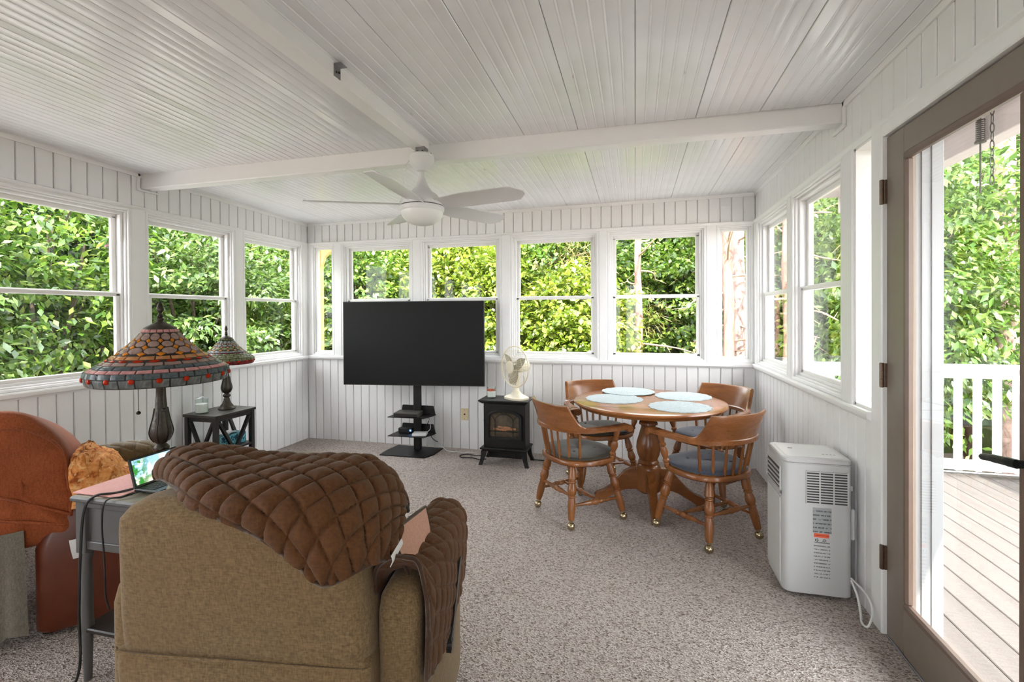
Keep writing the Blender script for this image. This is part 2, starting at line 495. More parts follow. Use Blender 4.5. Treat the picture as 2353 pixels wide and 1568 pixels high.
    def build(s, name, mat, parent=None, ang=35, loc=None, rot=None, **kw):
        o = bpy.data.objects.new(name, s.mesh(name, ang))
        o.data.materials.append(MAT[mat] if isinstance(mat, str) else mat)
        return place(o, parent, loc, rot, **kw)

def place(o, parent=None, loc=None, rot=None, **kw):
    COL.objects.link(o)
    if parent is not None: o.parent = parent
    if loc is not None: o.location = loc
    if rot is not None: o.rotation_euler = rot
    for k, v in kw.items(): o[k] = v
    return o
def inst(src, parent=None, loc=None, rot=None, scale=None, name=None):
    o = src.copy(); COL.objects.link(o)
    for k in list(o.keys()): del o[k]
    if name: o.name = name
    if parent is not None: o.parent = parent
    if loc is not None: o.location = loc
    if rot is not None: o.rotation_euler = rot
    if scale is not None: o.scale = scale
    return o
def thing(name, label, cat, loc=(0, 0, 0), rz=0, group=None, rot=None):
    o = bpy.data.objects.new(name, None); o.empty_display_size = .05
    COL.objects.link(o); o.location = loc; o.rotation_euler = rot if rot else (0, 0, rz)
    o['label'] = label; o['category'] = cat
    if group: o['group'] = group
    return o
def tag(o, label, cat, group=None):
    o['label'] = label; o['category'] = cat
    if group: o['group'] = group
    return o
def struct(o, label=None):
    o['kind'] = 'structure'
    if label: o['label'] = label
    return o
def bez(pts, n=12):
    """Catmull-Rom through pts"""
    P = [Vector(p) for p in pts]; P = [P[0] * 2 - P[1]] + P + [P[-1] * 2 - P[-2]]
    out = []
    for i in range(1, len(P) - 2):
        for k in range(n):
            t = k / n
            out.append(.5 * ((2 * P[i]) + (P[i + 1] - P[i - 1]) * t + (2 * P[i - 1] - 5 * P[i] + 4 * P[i + 1] - P[i + 2]) * t * t + (3 * P[i] - P[i - 1] - 3 * P[i + 1] + P[i + 2]) * t ** 3))
    out.append(P[-2]); return out

# ================================================================ STRUCTURE
XL, XR, D, YB = -3.528, 1.019, 4.545, -2.3
def Hc(x, y):
    l = 2.377 + .0197 * (4.545 - max(y, 1.2)); r = 2.414
    t = (x - XL) / (XR - XL)
    return l * (1 - t) + r * t

# floor
fl = MB(); fl.box(XL - .02, XR + .02, YB - .02, D + .02, -.08, 0)
struct(fl.build('floor', 'carpet'), 'speckled beige and brown looped carpet covering the sunroom floor')

WALLS = {'back': ((0, D, 0), 0.0), 'left': ((XL, 0, 0), PI / 2), 'right': ((XR, 0, 0), -PI / 2), 'front': ((0, YB, 0), PI)}
def wall_base(side, spans_low, spans_up, label):
    loc, rz = WALLS[side]
    b = MB()
    for a0, a1 in spans_low: b.box(a0, a1, .012, .13, -.05, .90)
    for a0, a1 in spans_up: b.box(a0, a1, .012, .13, 2.155, 2.5)
    o = b.build('wall_' + side, 'wall', loc=loc, rot=(0, 0, rz)); struct(o, label); return o
PW = .0945
def planks(wall, u0, u1, z0, z1, flip=False):
    """tongue and groove planks of the panelling, one object each"""
    n = max(1, round((u1 - u0) / PW)); w = (u1 - u0) / n
    b = MB(); g = .0035; c = .0035
    # cross-section: face at y=0, chamfered edges, body to .012
    poly = [(g, .012), (g, c), (g + c, 0), (w - g - c, 0), (w - g, c), (w - g, .012)]
    b.prism(poly, z0, z1, 'z')
    src = b.build('plank', 'wall', wall, 20, (u0, 0, 0))
    for i in range(1, n): inst(src, wall, (u0 + i * w, 0, 0), name='plank')

wb = wall_base('back', [(XL - .13, XR + .13)], [(XL - .13, XR + .13)], 'white plank panelled wall with a row of six windows behind the television')
planks(wb, XL, XR, 0, .892); planks(wb, XL, XR, 2.15, 2.47)
wl = wall_base('left', [(YB, D)], [(YB, D)], 'white plank panelled wall with windows beside the stained glass lamps')
planks(wl, YB, D, 0, .892); planks(wl, YB, D, 2.15, 2.47)
DY0, DY1 = 1.455, 2.323            # door leaf along the wall
wr = wall_base('right', [(-D, -DY1 - .03), (-DY0 + .03, -YB)], [(-D, -YB)], 'white plank panelled wall with the glazed door')
planks(wr, -D, -DY1 - .09, 0, .892); planks(wr, -D, -YB, 2.15, 2.47)
RX0, RX1 = -.15, .70                # invented glazed opening added behind the camera for fill daylight (local axis is -X)
wf = MB(); wf.box(-XR - .13, -XL + .13, 0, .13, 2.12, 2.5); wf.box(-XR - .13, RX0, 0, .13, -.05, 2.12); wf.box(RX1, -XL + .13, 0, .13, -.05, 2.12)
wf = struct(wf.build('wall_front', 'wall', loc=WALLS['front'][0], rot=(0, 0, PI)), 'white wall opposite the television wall with an added glazed opening for fill daylight')
for k, (a0, a1) in enumerate(((RX0, (RX0 + RX1) / 2), ((RX0 + RX1) / 2, RX1))):
    b = MB(); b.box(a0, a1, .03, .07, 0, .12, .004); b.box(a0, a1, .03, .07, 2.04, 2.12, .004); b.box(a0, a0 + .07, .03, .07, .1, 2.06, .004); b.box(a1 - .07, a1, .03, .07, .1, 2.06, .004)
    dd = struct(b.build('door_%d' % (k + 2), 'trim', None, 30, WALLS['front'][0], (0, 0, PI)), 'white glazed leaf added behind the recliners to let in fill daylight')
    b = MB(); b.box(a0 + .06, a1 - .06, .048, .052, .11, 2.05); b.build('pane', 'pane', dd)

TRIMN = [0]
def trim(b, mat='trim', side=None, label=None, ang=30):
    TRIMN[0] += 1
    o = b.build('trim_%d' % TRIMN[0], mat, None, ang)
    if side: o.location = WALLS[side][0]; o.rotation_euler = (0, 0, WALLS[side][1])
    return struct(o, label)

# ledges, head casings, crown strips
def wall_trims(side, u0, u1, low=True, lo_to=None):
    b = MB()
    b.prism([(-.032, .893), (-.034, .90), (-.034, .916), (-.028, .925), (.10, .925), (.10, .885), (-.004, .885), (-.012, .878), (-.018, .887)], u0, lo_to if lo_to is not None else u1, 'x')
    trim(b, side=side, label='white window ledge running along the %s wall' % side)
    b = MB()
    b.prism([(-.026, 2.158), (-.026, 2.166), (-.016, 2.17), (.01, 2.17), (.10, 2.17), (.10, 2.142), (-.008, 2.142), (-.014, 2.150)], u0, u1, 'x')
    trim(b, side=side, label='white head moulding above the windows of the %s wall' % side)
wall_trims('back', XL, XR); wall_trims('left', YB, D); wall_trims('right', -D, -YB, lo_to=-DY1 - .09)

def crown(p, q, inward, side):
    """thin strip where a wall meets the sloping ceiling"""
    n = 8; b = MB(); rows = []
    ix, iy = inward
    for i in range(n + 1):
        t = i / n; x = p[0] + (q[0] - p[0]) * t; y = p[1] + (q[1] - p[1]) * t; h = Hc(x, y)
        rows.append([(x, y, h + .02), (x, y, h - .028), (x + ix * .010, y + iy * .010, h - .028), (x + ix * .014, y + iy * .014, h - .02), (x + ix * .014, y + iy * .014, h + .02)])
    b.grid(rows, closed_v=True); trim(b, label='narrow white strip between ceiling and %s wall' % side)
crown((XL, D), (XR, D), (0, -1), 'back'); crown((XL, YB), (XL, D), (1, 0), 'left'); crown((XR, YB), (XR, D), (-1, 0), 'right')

# windows -----------------------------------------------------------------
ZB, ZTOP = .925, 2.145
WINN = [0]
def ring(b, u0, u1, z0, z1, w, y0, y1, c=.004):
    b.box(u0, u1, y0, y1, z1 - w, z1, c); b.box(u0, u1, y0, y1, z0, z0 + w, c)
    b.box(u0, u0 + w, y0, y1, z0 + w * .5, z1 - w * .5, c); b.box(u1 - w, u1, y0, y1, z0 + w * .5, z1 - w * .5, c)
def window(side, u0, u1, kind='hung'):
    loc, rz = WALLS[side]; WINN[0] += 1
    b = MB()
    z0, z1 = ZB, ZTOP
    if kind == 'deep':
        b.box(u0 - .01, u0 + .012, .0, .15, z0, z1); b.box(u1 - .012, u1 + .01, .0, .15, z0, z1)
        b.box(u0, u1, .0, .15, z1 - .012, z1 + .01); b.box(u0, u1, .0, .15, z0 - .01, z0 + .012)
        ring(b, u0 + .012, u1 - .012, z0 + .012, z1 - .012, .018, .105, .135)
        w = b.build('window_%d' % WINN[0], 'sash', None, 30, loc, (0, 0, rz))
        struct(w, 'narrow fixed light with deep white jambs next to the glass door')
        p = MB(); p.box(u0 + .025, u1 - .025, .118, .122, z0 + .025, z1 - .025); p.build('pane', 'pane', w)
        return
    ring(b, u0, u1, z0, z1, .020, -.010, .10)
    ring(b, u0 + .018, u1 - .018, z0 + .018, z1 - .018, .014, .006, .10)
    if kind == 'fixed':
        ring(b, u0 + .03, u1 - .03, z0 + .03, z1 - .03, .022, .022, .06)
        w = b.build('window_%d' % WINN[0], 'trim', None, 30, loc, (0, 0, rz))
        struct(w, 'narrow fixed side light in the %s wall' % side)
        p = MB(); p.box(u0 + .048, u1 - .048, .038, .042, z0 + .048, z1 - .048); p.build('pane', 'pane', w)
        return
    ring(b, u0 + .03, u1 - .03, z0 + .03, z1 - .03, .020, .026, .10)
    w = b.build('window_%d' % WINN[0], 'trim', None, 30, loc, (0, 0, rz))
    struct(w, 'white double hung window in the %s wall' % side)
    a0, a1 = u0 + .048, u1 - .048
    up = MB(); ring(up, a0, a1, 1.508, z1 - .046, .034, .066, .092, .005)
    us = up.build('upper_sash', 'sash', w)
    p = MB(); p.box(a0 + .03, a1 - .03, .077, .081, 1.53, z1 - .072); p.build('pane', 'pane', us)
    lo = MB()
    lo.box(a0, a1, .036, .064, 1.508, 1.537, .005); lo.box(a0, a1, .036, .064, z0 + .046, z0 + .072, .005)
    lo.box(a0, a0 + .03, .036, .064, z0 + .05, 1.53, .005); lo.box(a1 - .03, a1, .036, .064, z0 + .05, 1.53, .005)
    ls = lo.build('lower_sash', 'sash', w)
    p = MB(); p.box(a0 + .026, a1 - .026, .047, .051, z0 + .066, 1.515); p.build('pane', 'pane', ls)
    q = MB(); q.box(a1 - .006, a1 + .012, .022, .05, 1.90, z1 - .05, .003); q.build('balance_cover', 'sash', w)

BACKW = [(-3.47, -3.185, 'fixed'), (-3.09, -2.245, 'hung'), (-2.155, -1.282, 'hung'), (-1.19, -.330, 'hung'), (-.252, .617, 'hung'), (.703, 1.004, 'fixed')]
for a, c, k in BACKW: window('back', a, c, k)
LEFTW = [(3.645, 4.452), (2.738, 3.548), (1.822, 2.630), (.92, 1.73), (.01, .82), (-.90, -.09), (-1.81, -1.0)]
for a, c in LEFTW: window('left', a, c)
RIGHTW = [(-4.452, -3.612, 'hung'), (-3.532, -2.732, 'hung'), (-2.612, -2.418, 'deep')]
for a, c, k in RIGHTW: window('right', a, c, k)
# posts between the windows
def posts(side, spans, edges, z1=ZTOP):
    for (a, c) in spans:
        b = MB(); b.box(a, c, -.012, .125, ZB - .005, ZTOP + .012, .006)
        trim(b, side=side, label='white post between windows of the %s wall' % side)
e = [XL] + [x for w in BACKW for x in w[:2]] + [XR]
posts('back', [(e[i], e[i + 1]) for i in range(0, len(e), 2)], None)
e = [YB] + [x for w in sorted(LEFTW) for x in w] + [D]
posts('left', [(e[i], e[i + 1]) for i in range(0, len(e), 2)], None)
posts('right', [(-D, -4.452), (-3.612, -3.532), (-2.732, -2.612)], None)
b = MB(); b.box(-2.418, -DY1 - .003, -.014, .13, 0, ZTOP + .012, .005)
trim(b, side='right', label='white door casing beside the narrow window')
b = MB(); b.box(-DY0 + .003, -DY0 + .10, -.014, .13, 0, ZTOP + .012, .005)
trim(b, side='right', label='white door casing on the latch side of the door')
b = MB(); b.box(-DY1 - .003, -DY0 + .003, -.014, .13, 2.10, ZTOP + .012, .005)
trim(b, side='right', label='white head casing over the glass door')
b = MB(); b.box(-DY0 + .10, -YB, -.005, .13, .90, ZTOP + .01)
trim(b, side='right', label='plain white panel beyond the glass door')
b = MB()
b.box(-DY1 - .03, -DY1 + .012, .055, .20, -.02, 2.12, .004); b.box(-DY0 - .012, -DY0 + .03, .055, .20, -.02, 2.12, .004)
b.box(-DY1, -DY0, .055, .20, 2.075, 2.12, .004)
for k in (.085, .12, .155): b.box(-DY1 + .010, -DY1 + .018, k, k + .012, 0, 2.08)
trim(b, 'storm', side='right', label='grey white outer jamb with grooves outside the glass door')
b = MB(); b.box(-DY1, -DY0, .0, .2, -.06, .008, .003)
trim(b, 'galv', side='right', label='metal threshold under the glass door')

# door ----------------------------------------------------------------------
loc, rz = WALLS['right']
x0, x1 = -DY1, -DY0
b = MB()
b.box(x0, x0 + .13, .004, .048, .008, 2.094, .003); b.box(x1 - .13, x1, .004, .048, .008, 2.094, .003)
b.box(x0 + .13, x1 - .13, .004, .048, 1.99, 2.094, .003); b.box(x0 + .13, x1 - .13, .004, .048, .008, .19, .003)
door = struct(b.build('door_1', 'door', None, 30, loc, (0, 0, rz)), 'taupe full glass door with bronze hinges')
b = MB()
gx0, gx1, gz0, gz1 = x0 + .158, x1 - .158, .217, 1.966
for (y0, y1) in ((-.002, .02),):
    w = .03
    # bevelled bead: four mitred prisms approximated by chamfered bars
    b.box(gx0 - w, gx1 + w, .0, .03, gz1, gz1 + w, .008); b.box(gx0 - w, gx1 + w, .0, .03, gz0 - w, gz0, .008)
    b.box(gx0 - w, gx0, .0, .03, gz0, gz1, .008); b.box(gx1, gx1 + w, .0, .03, gz0, gz1, .008)
b.build('glazing_bead', 'door_edge', door)
b = MB(); b.box(gx0 - .012, gx1 + .012, .024, .030, gz0 - .012, gz1 + .012); b.build('pane', 'door_pane', door)
for hz in (1.87, 1.10, .33):
    b = MB(); b.frame((x0 - .004, -.012, hz - .052), (x0 - .004, -.012, hz + .052), [(0, .006), (.02, .0085), (.33, .0085), (.34, .0075), (.35, .0085), (.66, .0085), (.67, .0075), (.68, .0085), (.98, .0085), (1, .006)], 10)
    b.box(x0 - .014, x0 + .006, -.006, .006, hz - .05, hz + .05, .001)
    b.build('hinge', 'hinge', door)
b = MB(); b.box(x1 - .105, x1 - .045, -.008, .005, .86, 1.06, .004)
b.frame((x1 - .075, -.005, .965), (x1 - .075, -.055, .965), [(0, .014), (.3, .011), (1, .011)], 12)
hx = x1 - .075
b.tube(bez([(hx, -.052, .965), (hx - .03, -.058, .963), (hx - .09, -.056, .955), (hx - .135, -.050, .946)], 6), [.0125] * 6 + [.0115] * 6 + [.010] * 6 + [.008], 10)
b.build('lever_handle', 'black_metal', door)

# ceiling ---------------------------------------------------------------------
b = MB()
nx, ny = 8, 10
rows = []
for j in range(ny + 1):
    y = YB - .45 + (D - YB + .9) * j / ny
    rows.append([(XL - .4 + (XR - XL + .8) * i / nx, y, Hc(XL - .4 + (XR - XL + .8) * i / nx, min(y, D)) + .012) for i in range(nx + 1)])
b.grid(rows)
rows2 = [[(p[0], p[1], 2.58) for p in r] for r in rows]
b.grid(rows2)
for r0, r1 in ((rows[0], rows2[0]), (rows[-1], rows2[-1])): b.grid([r0, r1])
b.grid([[r[0] for r in rows], [r[0] for r in rows2]]); b.grid([[r[-1] for r in rows], [r[-1] for r in rows2]])
ceil = struct(b.build('ceiling', 'crack', None), 'low white beadboard ceiling with two crossing beams')
BW = .3145; J0 = .004
def ceiling_boards(y0, y1):
    k = math.floor((XL - J0) / BW)
    while J0 + k * BW < XR:
        a = J0 + k * BW; c = a + BW; k += 1
        xa = max(a + .0010, XL + .001); xb = min(c - .0010, XR - .001)
        if xb - xa < .01: continue
        prof = [(xa, .014), (xa, .003), (xa + .003, 0)]
        for i in range(1, 6):
            m_ = a + i * BW / 6
            if m_ - .009 > xa + .004 and m_ + .009 < xb - .004:
                bead = [(-.0048, 0), (-.0035, -.0016), (-.001, -.0024), (.0015, -.0023), (.0035, -.0012), (.0048, .0009), (.0065, .0006), (.0085, 0)]
                if m_ < -1.24: bead = [(-u_, w_) for u_, w_ in bead[::-1]]     # bead mirrored left of the short beam to hide its shaded groove
                prof += [(m_ + u_, w_) for u_, w_ in bead]
        prof += [(xb - .003, 0), (xb, .003), (xb, .014)]
        bb = MB(); rows = []
        n = 4
        for j in range(n + 1):
            y = y0 + (y1 - y0) * j / n
            rows.append([(x, y, Hc(x, y) + dz) for x, dz in prof])
        bb.grid(rows)
        bb.build('board', 'ceil', ceil, 25)
ceiling_boards(YB, 2.72); ceiling_boards(2.78, D)

# beams ------------------------------------------------------------------------
b = MB(); rows = []
for i in range(9):
    x = XL + (XR - XL) * i / 8; y = 2.708 + .02 * i / 8; h = Hc(x, y) + .004; zb = 2.305 + .015 * i / 8
    rows.append([(x, y, h), (x, y, zb + .006), (x, y + .006, zb), (x, y + .084, zb), (x, y + .09, zb + .006), (x, y + .09, h)])
b.grid(rows, closed_v=True); b.f += [tuple(range(6))[::-1], tuple(48 + i for i in range(6))]
trim(b, label='white beam crossing the ceiling from the left to the right wall')
b = MB(); rows = []
for i in range(9):
    y = YB + (2.66 - YB) * i / 8; xa, xb = -1.288, -1.203; zb = 2.355
    rows.append([(xa, y, Hc(xa, y) + .004), (xa, y, zb + .005), (xa + .005, y, zb), (xb - .005, y, zb), (xb, y, zb + .005), (xb, y, Hc(xb, y) + .004)])
b.grid(rows, closed_v=True); b.f += [tuple(range(6))[::-1], tuple(48 + i for i in range(6))]
trim(b, label='white beam running along the ceiling and ending above the fan')
for (x, side, y) in ((XL, 1, 2.70), (XR, -1, 2.72)):     # little collars where the long beam meets the walls
    b = MB()
    xx = (x, x + side * .014)
    b.box(min(xx), max(xx), y - .022, y, 2.30, Hc(x, y) + .004, .003); b.box(min(xx), max(xx), y - .022, y + .13, 2.288, 2.303, .003)
    trim(b, label='small white collar where the beam meets the %s wall' % ('left' if side > 0 else 'right'))
# steel angle bracket on the short beam
t = thing('angle_bracket', 'small grey steel angle bracket on the short ceiling beam', 'bracket', (-1.203, 1.745, 2.37))
b = MB(); b.box(0, .003, -.022, .022, -.012, .036); b.box(0, .034, -.022, .022, .036, .039); b.build('plate', 'galv', t)
b = MB(); b.frame((.002, -.008, .008), (.006, -.008, .008), [(0, .005), (1, .005)], 8); b.build('screw', 'chain', t)
b = MB(); b.frame((.002, .010, .014), (.006, .010, .014), [(0, .005), (1, .005)], 8); b.build('screw', 'chain', t)

# ================================================================ DINING SET
def copy_tree(root, loc=None, rz=None, label=None, group=None):
    def cp(o, par):
        c = o.copy(); COL.objects.link(c)
        if par is not None: c.parent = par
        for ch in [x for x in ALLOBJ() if x.parent == o]: cp(ch, c)
        return c
    r = cp(root, None)
    if loc is not None: r.location = loc
    if rz is not None: r.rotation_euler = (0, 0, rz)
    if label: r['label'] = label
    if group: r['group'] = group
    return r
def ALLOBJ(): return list(bpy.data.objects)

LEGP = [(0, .013), (.05, .016), (.12, .020), (.20, .0235), (.27, .0245), (.285, .019), (.30, .019), (.315, .0235), (.33, .0235), (.345, .0185), (.36, .0195), (.42, .0245), (.48, .0265), (.53, .0235), (.565, .018), (.58, .0225), (.60, .0225), (.615, .019), (.68, .0215), (.78, .0225), (.9, .020), (1, .0165)]
def captain_chair(name, label, pad, group='captain chairs around the oak table'):
    t = thing(name, label, 'chair', group=group)
    # seat: saddle slab with straight-ish front and round back
    out = []
    for k in range(40):
        a = 2 * PI * k / 40
        x = .245 * math.copysign(abs(math.cos(a)) ** .72, math.cos(a)); y = .225 * math.copysign(abs(math.sin(a)) ** .72, math.sin(a))
        if y < 0: x *= 1 - .14 * (y / .225) ** 2
        out.append((x, y + .015))
    b = MB(); rows = []
    for (s_, z) in ((.90, .385), (.97, .388), (1.0, .396), (1.0, .412), (.975, .421), (.90, .424), (.5, .416), (.02, .413)):
        rows.append([(x * s_, (y - .015) * s_ + .015, z) for x, y in out])
    b.grid(rows, closed_v=True); b.f.append(tuple(range(40))[::-1])
    b.build('seat', 'oak_x', t, 40)
    # tied pad
    b = MB(); rows = []
    for (s_, z) in ((.80, .421), (.90, .424), (.935, .433), (.93, .445), (.86, .453), (.6, .459), (.3, .455), (.05, .449)):
        rows.append([(x * s_, (y - .015) * s_ + .018, z + .004 * math.sin(9 * x) * math.sin(9 * y) * (s_ < .9)) for x, y in out])
    b.grid(rows, closed_v=True); b.f.append(tuple(range(40))[::-1])
    pd = b.build('seat_pad', pad, t, 60)
    for (bx, by) in ((-.09, .09), (.09, .09), (-.09, -.08), (.09, -.08)):
        q = MB(); q.ball((bx, by, .458), .011, (1, 1, .5), 8, 4); q.build('tuft_button', pad, pd, 60)
    # bent arm rail
    path = []
    for k in range(37):
        a = PI + PI * k / 36
        path.append((.262 * math.cos(a), -.02 + .205 * math.sin(a), .628))
    left = [(-.285, .20, .634), (-.283, .16, .632), (-.276, .10, .629), (-.268, .04, .628)]
    right = [(-x, y, z) for x, y, z in left][::-1]
    pts = left + path + right
    n = len(pts); prof = []
    for i in range(n):
        e = min(i, n - 1 - i); w = .031 if e < 3 else .026
        prof.append([(-w, -.014), (w, -.014), (w, .010), (w - .008, .016), (-w + .008, .016), (-w, .010)])
    b = MB(); b.sweep(pts, prof)
    for sx in (-1, 1):   # scrolled hand ends
        b.frame((sx * .285 - .034, .205, .622), (sx * .285 + .034, .205, .622), [(0, .021), (.06, .024), (.94, .024), (1, .021)], 14)
    b.build('arm_rail', 'oak_x', t, 30)
    # raised crest
    b = MB(); rows = []
    for k in range(33):
        u = -1 + 2 * k / 32; a = -PI / 2 + u * 1.18
        x, y = .262 * math.cos(a), -.02 + .205 * math.sin(a)
        h = .148 if abs(u) < .62 else .148 * max(0, 1 - ((abs(u) - .62) / .38)) ** 1.9 + .004
        nx, ny = math.cos(a), math.sin(a); lean = .055
        z0 = .642
        def P(off, zz): return (x + nx * (off + lean * (zz - z0) / .15), y + ny * (off + lean * (zz - z0) / .15), zz)
        top = z0 + h
        rows.append([P(-.016, z0), P(-.013, z0 + h * .6), P(-.010, top - min(.006, h * .3)), P(-.004, top), P(.008, top), P(.016, top - min(.012, h * .4)), P(.014, z0 + h * .5), P(.02, z0)])
    b.grid(rows, closed_v=True); b.f += [tuple(range(8))[::-1], tuple(32 * 8 + i for i in range(8))]
    b.build('crest_rail', 'oak_x', t, 40)
    # spindles
    for u in (-1.02, -.68, -.36, -.12, .12, .36, .68, 1.02):
        a = -PI / 2 + u
        p0 = (.215 * math.cos(a), .0 + .19 * math.sin(a), .410); p1 = (.262 * math.cos(a), -.02 + .205 * math.sin(a), .618)
        b = MB(); b.frame(p0, p1, [(0, .008), (.3, .0095), (.6, .0085), (1, .0065)], 8); b.build('spindle', 'oak', t)
    # turned arm posts
    for sx in (-1, 1):
        b = MB(); b.frame((sx * .222, .125, .405), (sx * .272, .135, .620), [(0, .016), (.06, .018), (.12, .018), (.15, .013), (.19, .021), (.23, .021), (.27, .014), (.34, .018), (.45, .024), (.56, .020), (.62, .014), (.66, .020), (.70, .020), (.74, .013), (.84, .019), (.92, .020), (1, .012)], 12)
        b.build('arm_post', 'oak', t)
    # legs with ball casters
    feet = []
    for (tx, ty, fx, fy) in ((-.165, .145, -.235, .205), (.165, .145, .235, .205), (-.14, -.125, -.20, -.18), (.14, -.125, .20, -.18)):
        b = MB(); b.frame((tx, ty, .392), (fx, fy, .062), [(q, r_ * 1.12) for q, r_ in LEGP], 14)
        lg = b.build('leg', 'oak', t); feet.append((tx, ty, fx, fy))
        b = MB(); b.frame((fx, fy, .066), (fx, fy, .046), [(0, .0125), (1, .0125)], 10)
        b.ball((fx * 1.02, fy * 1.02, .0262), .026, (1, 1, 1), 14, 8)
        cs = b.build('caster', 'brass', lg, 60)
    def on(i, z):
        tx, ty, fx, fy = feet[i]; s = (.392 - z) / (.392 - .062)
        return Vector((tx + (fx - tx) * s, ty + (fy - ty) * s, z))
    STP = [(0, .008), (.2, .0105), (.33, .013), (.37, .0165), (.40, .0165), (.43, .013), (.46, .017), (.5, .019), (.54, .017), (.57, .013), (.60, .0165), (.63, .0165), (.67, .013), (.8, .0105), (1, .008)]
    pl0, pl1 = on(0, .145), on(2, .145); pr0, pr1 = on(1, .145), on(3, .145)
    for p, q in ((pl0, pl1), (pr0, pr1), (pl0.lerp(pl1, .42), pr0.lerp(pr1, .42)), (on(2, .20), on(3, .20))):
        b = MB(); b.frame(p, q, STP, 10); b.build('stretcher', 'oak', t)
    return t
def put(t, x, y, fx, fy):
    t.location = (x, y, 0); t.rotation_euler = (0, 0, math.atan2(-fx, fy))
ca = captain_chair('captain_chair', 'oak captain chair with slate blue pad, its back towards the white air conditioner', 'cushion_blue')
put(ca, .445, 3.145, -.63, .776)
cb = captain_chair('captain_chair', 'oak captain chair with dark pad, its back to the carpet in front of the stove', 'cushion_dark')
put(cb, -.395, 3.250, .742, .671)
cc = copy_tree(cb, label='oak captain chair pushed in between the round table and the white fan'); put(cc, -.285, 3.93, .45, -.89)
cd = copy_tree(ca, label='oak captain chair with blue pad in the corner under the narrow window'); put(cd, .555, 3.90, -.66, -.75)

# round pedestal table
TC = (.09, 3.55)
t = thing('pedestal_table', 'round oak pedestal table with four pale placemats', 'table', (TC[0], TC[1], 0))
b = MB(); b.lathe([(.05, .698), (.40, .698), (.47, .694), (.495, .698), (.505, .705), (.500, .711), (.515, .715), (.527, .722), (.531, .731), (.526, .739), (.512, .742), (.506, .7435), (.30, .7435), (.01, .7435)], 72)
b.build('table_top', 'oak_top', t, 40)
b = MB(); b.lathe([(.16, .697), (.16, .68), (.06, .675), (.055, .66), (.066, .65), (.066, .63), (.048, .62), (.046, .60), (.064, .585), (.066, .57), (.050, .56), (.050, .55), (.064, .50), (.082, .44), (.086, .40), (.076, .35), (.062, .315), (.070, .305), (.074, .295), (.066, .285), (.078, .275), (.085, .26), (.085, .10), (.07, .085)], 28)
b.build('pedestal', 'oak', t, 40)
for k in range(4):
    b = MB()
    pr = [(.06, .255), (.12, .25), (.17, .225), (.22, .17), (.27, .115), (.32, .08), (.37, .06), (.385, .045), (.385, .012), (.375, .0), (.33, .0), (.315, .018), (.26, .05), (.20, .085), (.16, .10), (.10, .105), (.06, .10)]
    b.prism(pr, -.026, .026, 'y')
    b.build('foot', 'oak_x', t, 40, None, (0, 0, -PI / 2 + .10 + k * PI / 2))
# scalloped placemats
def placemat(label):
    b = MB(); rows = []
    for (s_, z) in ((.0, .0046), (.55, .005), (.86, .0045), (.93, .006), (1.0, .0035), (1.0, .0), (.0, .0)):
        r = []
        for k in range(96):
            a = 2 * PI * k / 96
            sc = .19 + .008 * abs(math.cos(8 * a)) * 1.0
            r.append((max(s_, .002) * sc * math.cos(a) * 1.04, max(s_, .002) * sc * math.sin(a), z))
        rows.append(r)
    b.grid(rows, closed_v=True)
    o = b.build('placemat', 'placemat', None, 50); return tag(o, label, 'placemat', 'placemats on the round table')
p0 = placemat('pale blue placemat in front of the chair with its back to the stove side')
p0.location = (-.150, 3.53, .7436)
for i, (x, y) in enumerate(((-.055, 3.86), (.345, 3.75), (.285, 3.32))):
    o = p0.copy(); COL.objects.link(o); o['label'] = ('pale blue placemat on the table side facing the fan and television', 'pale blue placemat in front of the chair in the window corner', 'pale blue placemat in front of the chair next to the air conditioner')[i]; o.location = (x, y, .7436 if i != 0 else .7490); o.rotation_euler = (0, 0, .3 * i + .2)

# ================================================================ TELEVISION AND STAND
t = thing('television', 'large flat black television standing switched off under the windows', 'television', (-2.113, 4.252, 0), math.atan2(.18, 1.417))
b = MB(); b.box(-.716, .716, 0, .028, .671, 1.499, .003); b.build('housing', 'black_plastic', t)
b = MB(); b.box(-.709, .709, -.0015, .004, .680, 1.493, .001); b.build('screen', 'tv_screen', t)
b = MB(); b.box(-.45, .45, .026, .06, .72, 1.2, .01); b.build('rear_cover', 'black_plastic', t)
t = thing('television_stand', 'black metal television stand with two small shelves and a wide floor plate', 'stand', (-2.155, 4.30, 0))
b = MB(); b.prism([(-.255, -.17), (.215, -.165), (.262, -.04), (.262, .18), (-.24, .18), (-.262, 0)], 0, .010, 'z'); b.build('floor_plate', 'black_metal', t)
b = MB(); b.box(.0, .076, .045, .085, .010, 1.18, .006); b.build('column', 'black_metal', t)
b = MB(); b.box(-.26, .34, .058, .082, .86, .92, .002); b.box(-.26, .34, .058, .082, 1.08, 1.14, .002); b.box(-.2, -.17, .015, .06, .8, 1.1); b.box(.26, .29, .02, .06, .8, 1.1); b.build('mount_bracket', 'black_metal', t)
for z in (.36, .175):
    b = MB(); b.prism([(-.20, -.11), (.175, -.10), (.22, .03), (.225, .10), (-.19, .10)], z, z + .006, 'z')
    sh = b.build('shelf', 'black_metal', t)
    b = MB(); b.prism([(-.16, z), (.215, z), (.195, z + .085), (.19, z + .09), (-.14, z + .09), (-.147, z + .085)], .10, .106, 'y'); b.build('back_lip', 'black_metal', sh)
t = thing('set_top_box', 'flat dark grey set top box on the upper shelf under the television', 'media box', (-2.175, 4.285, .366), .12)
b = MB(); b.box(-.125, .125, -.085, .085, 0, .042, .006); b.build('case', 'grey_dark' if 'grey_dark' in MAT else simple('dark_grey_case', srgb(66, 62, 58), .4), t)
b = MB(); b.box(-.118, .118, -.0875, -.084, .006, .034, .001); b.build('front_panel', 'black_plastic', t)
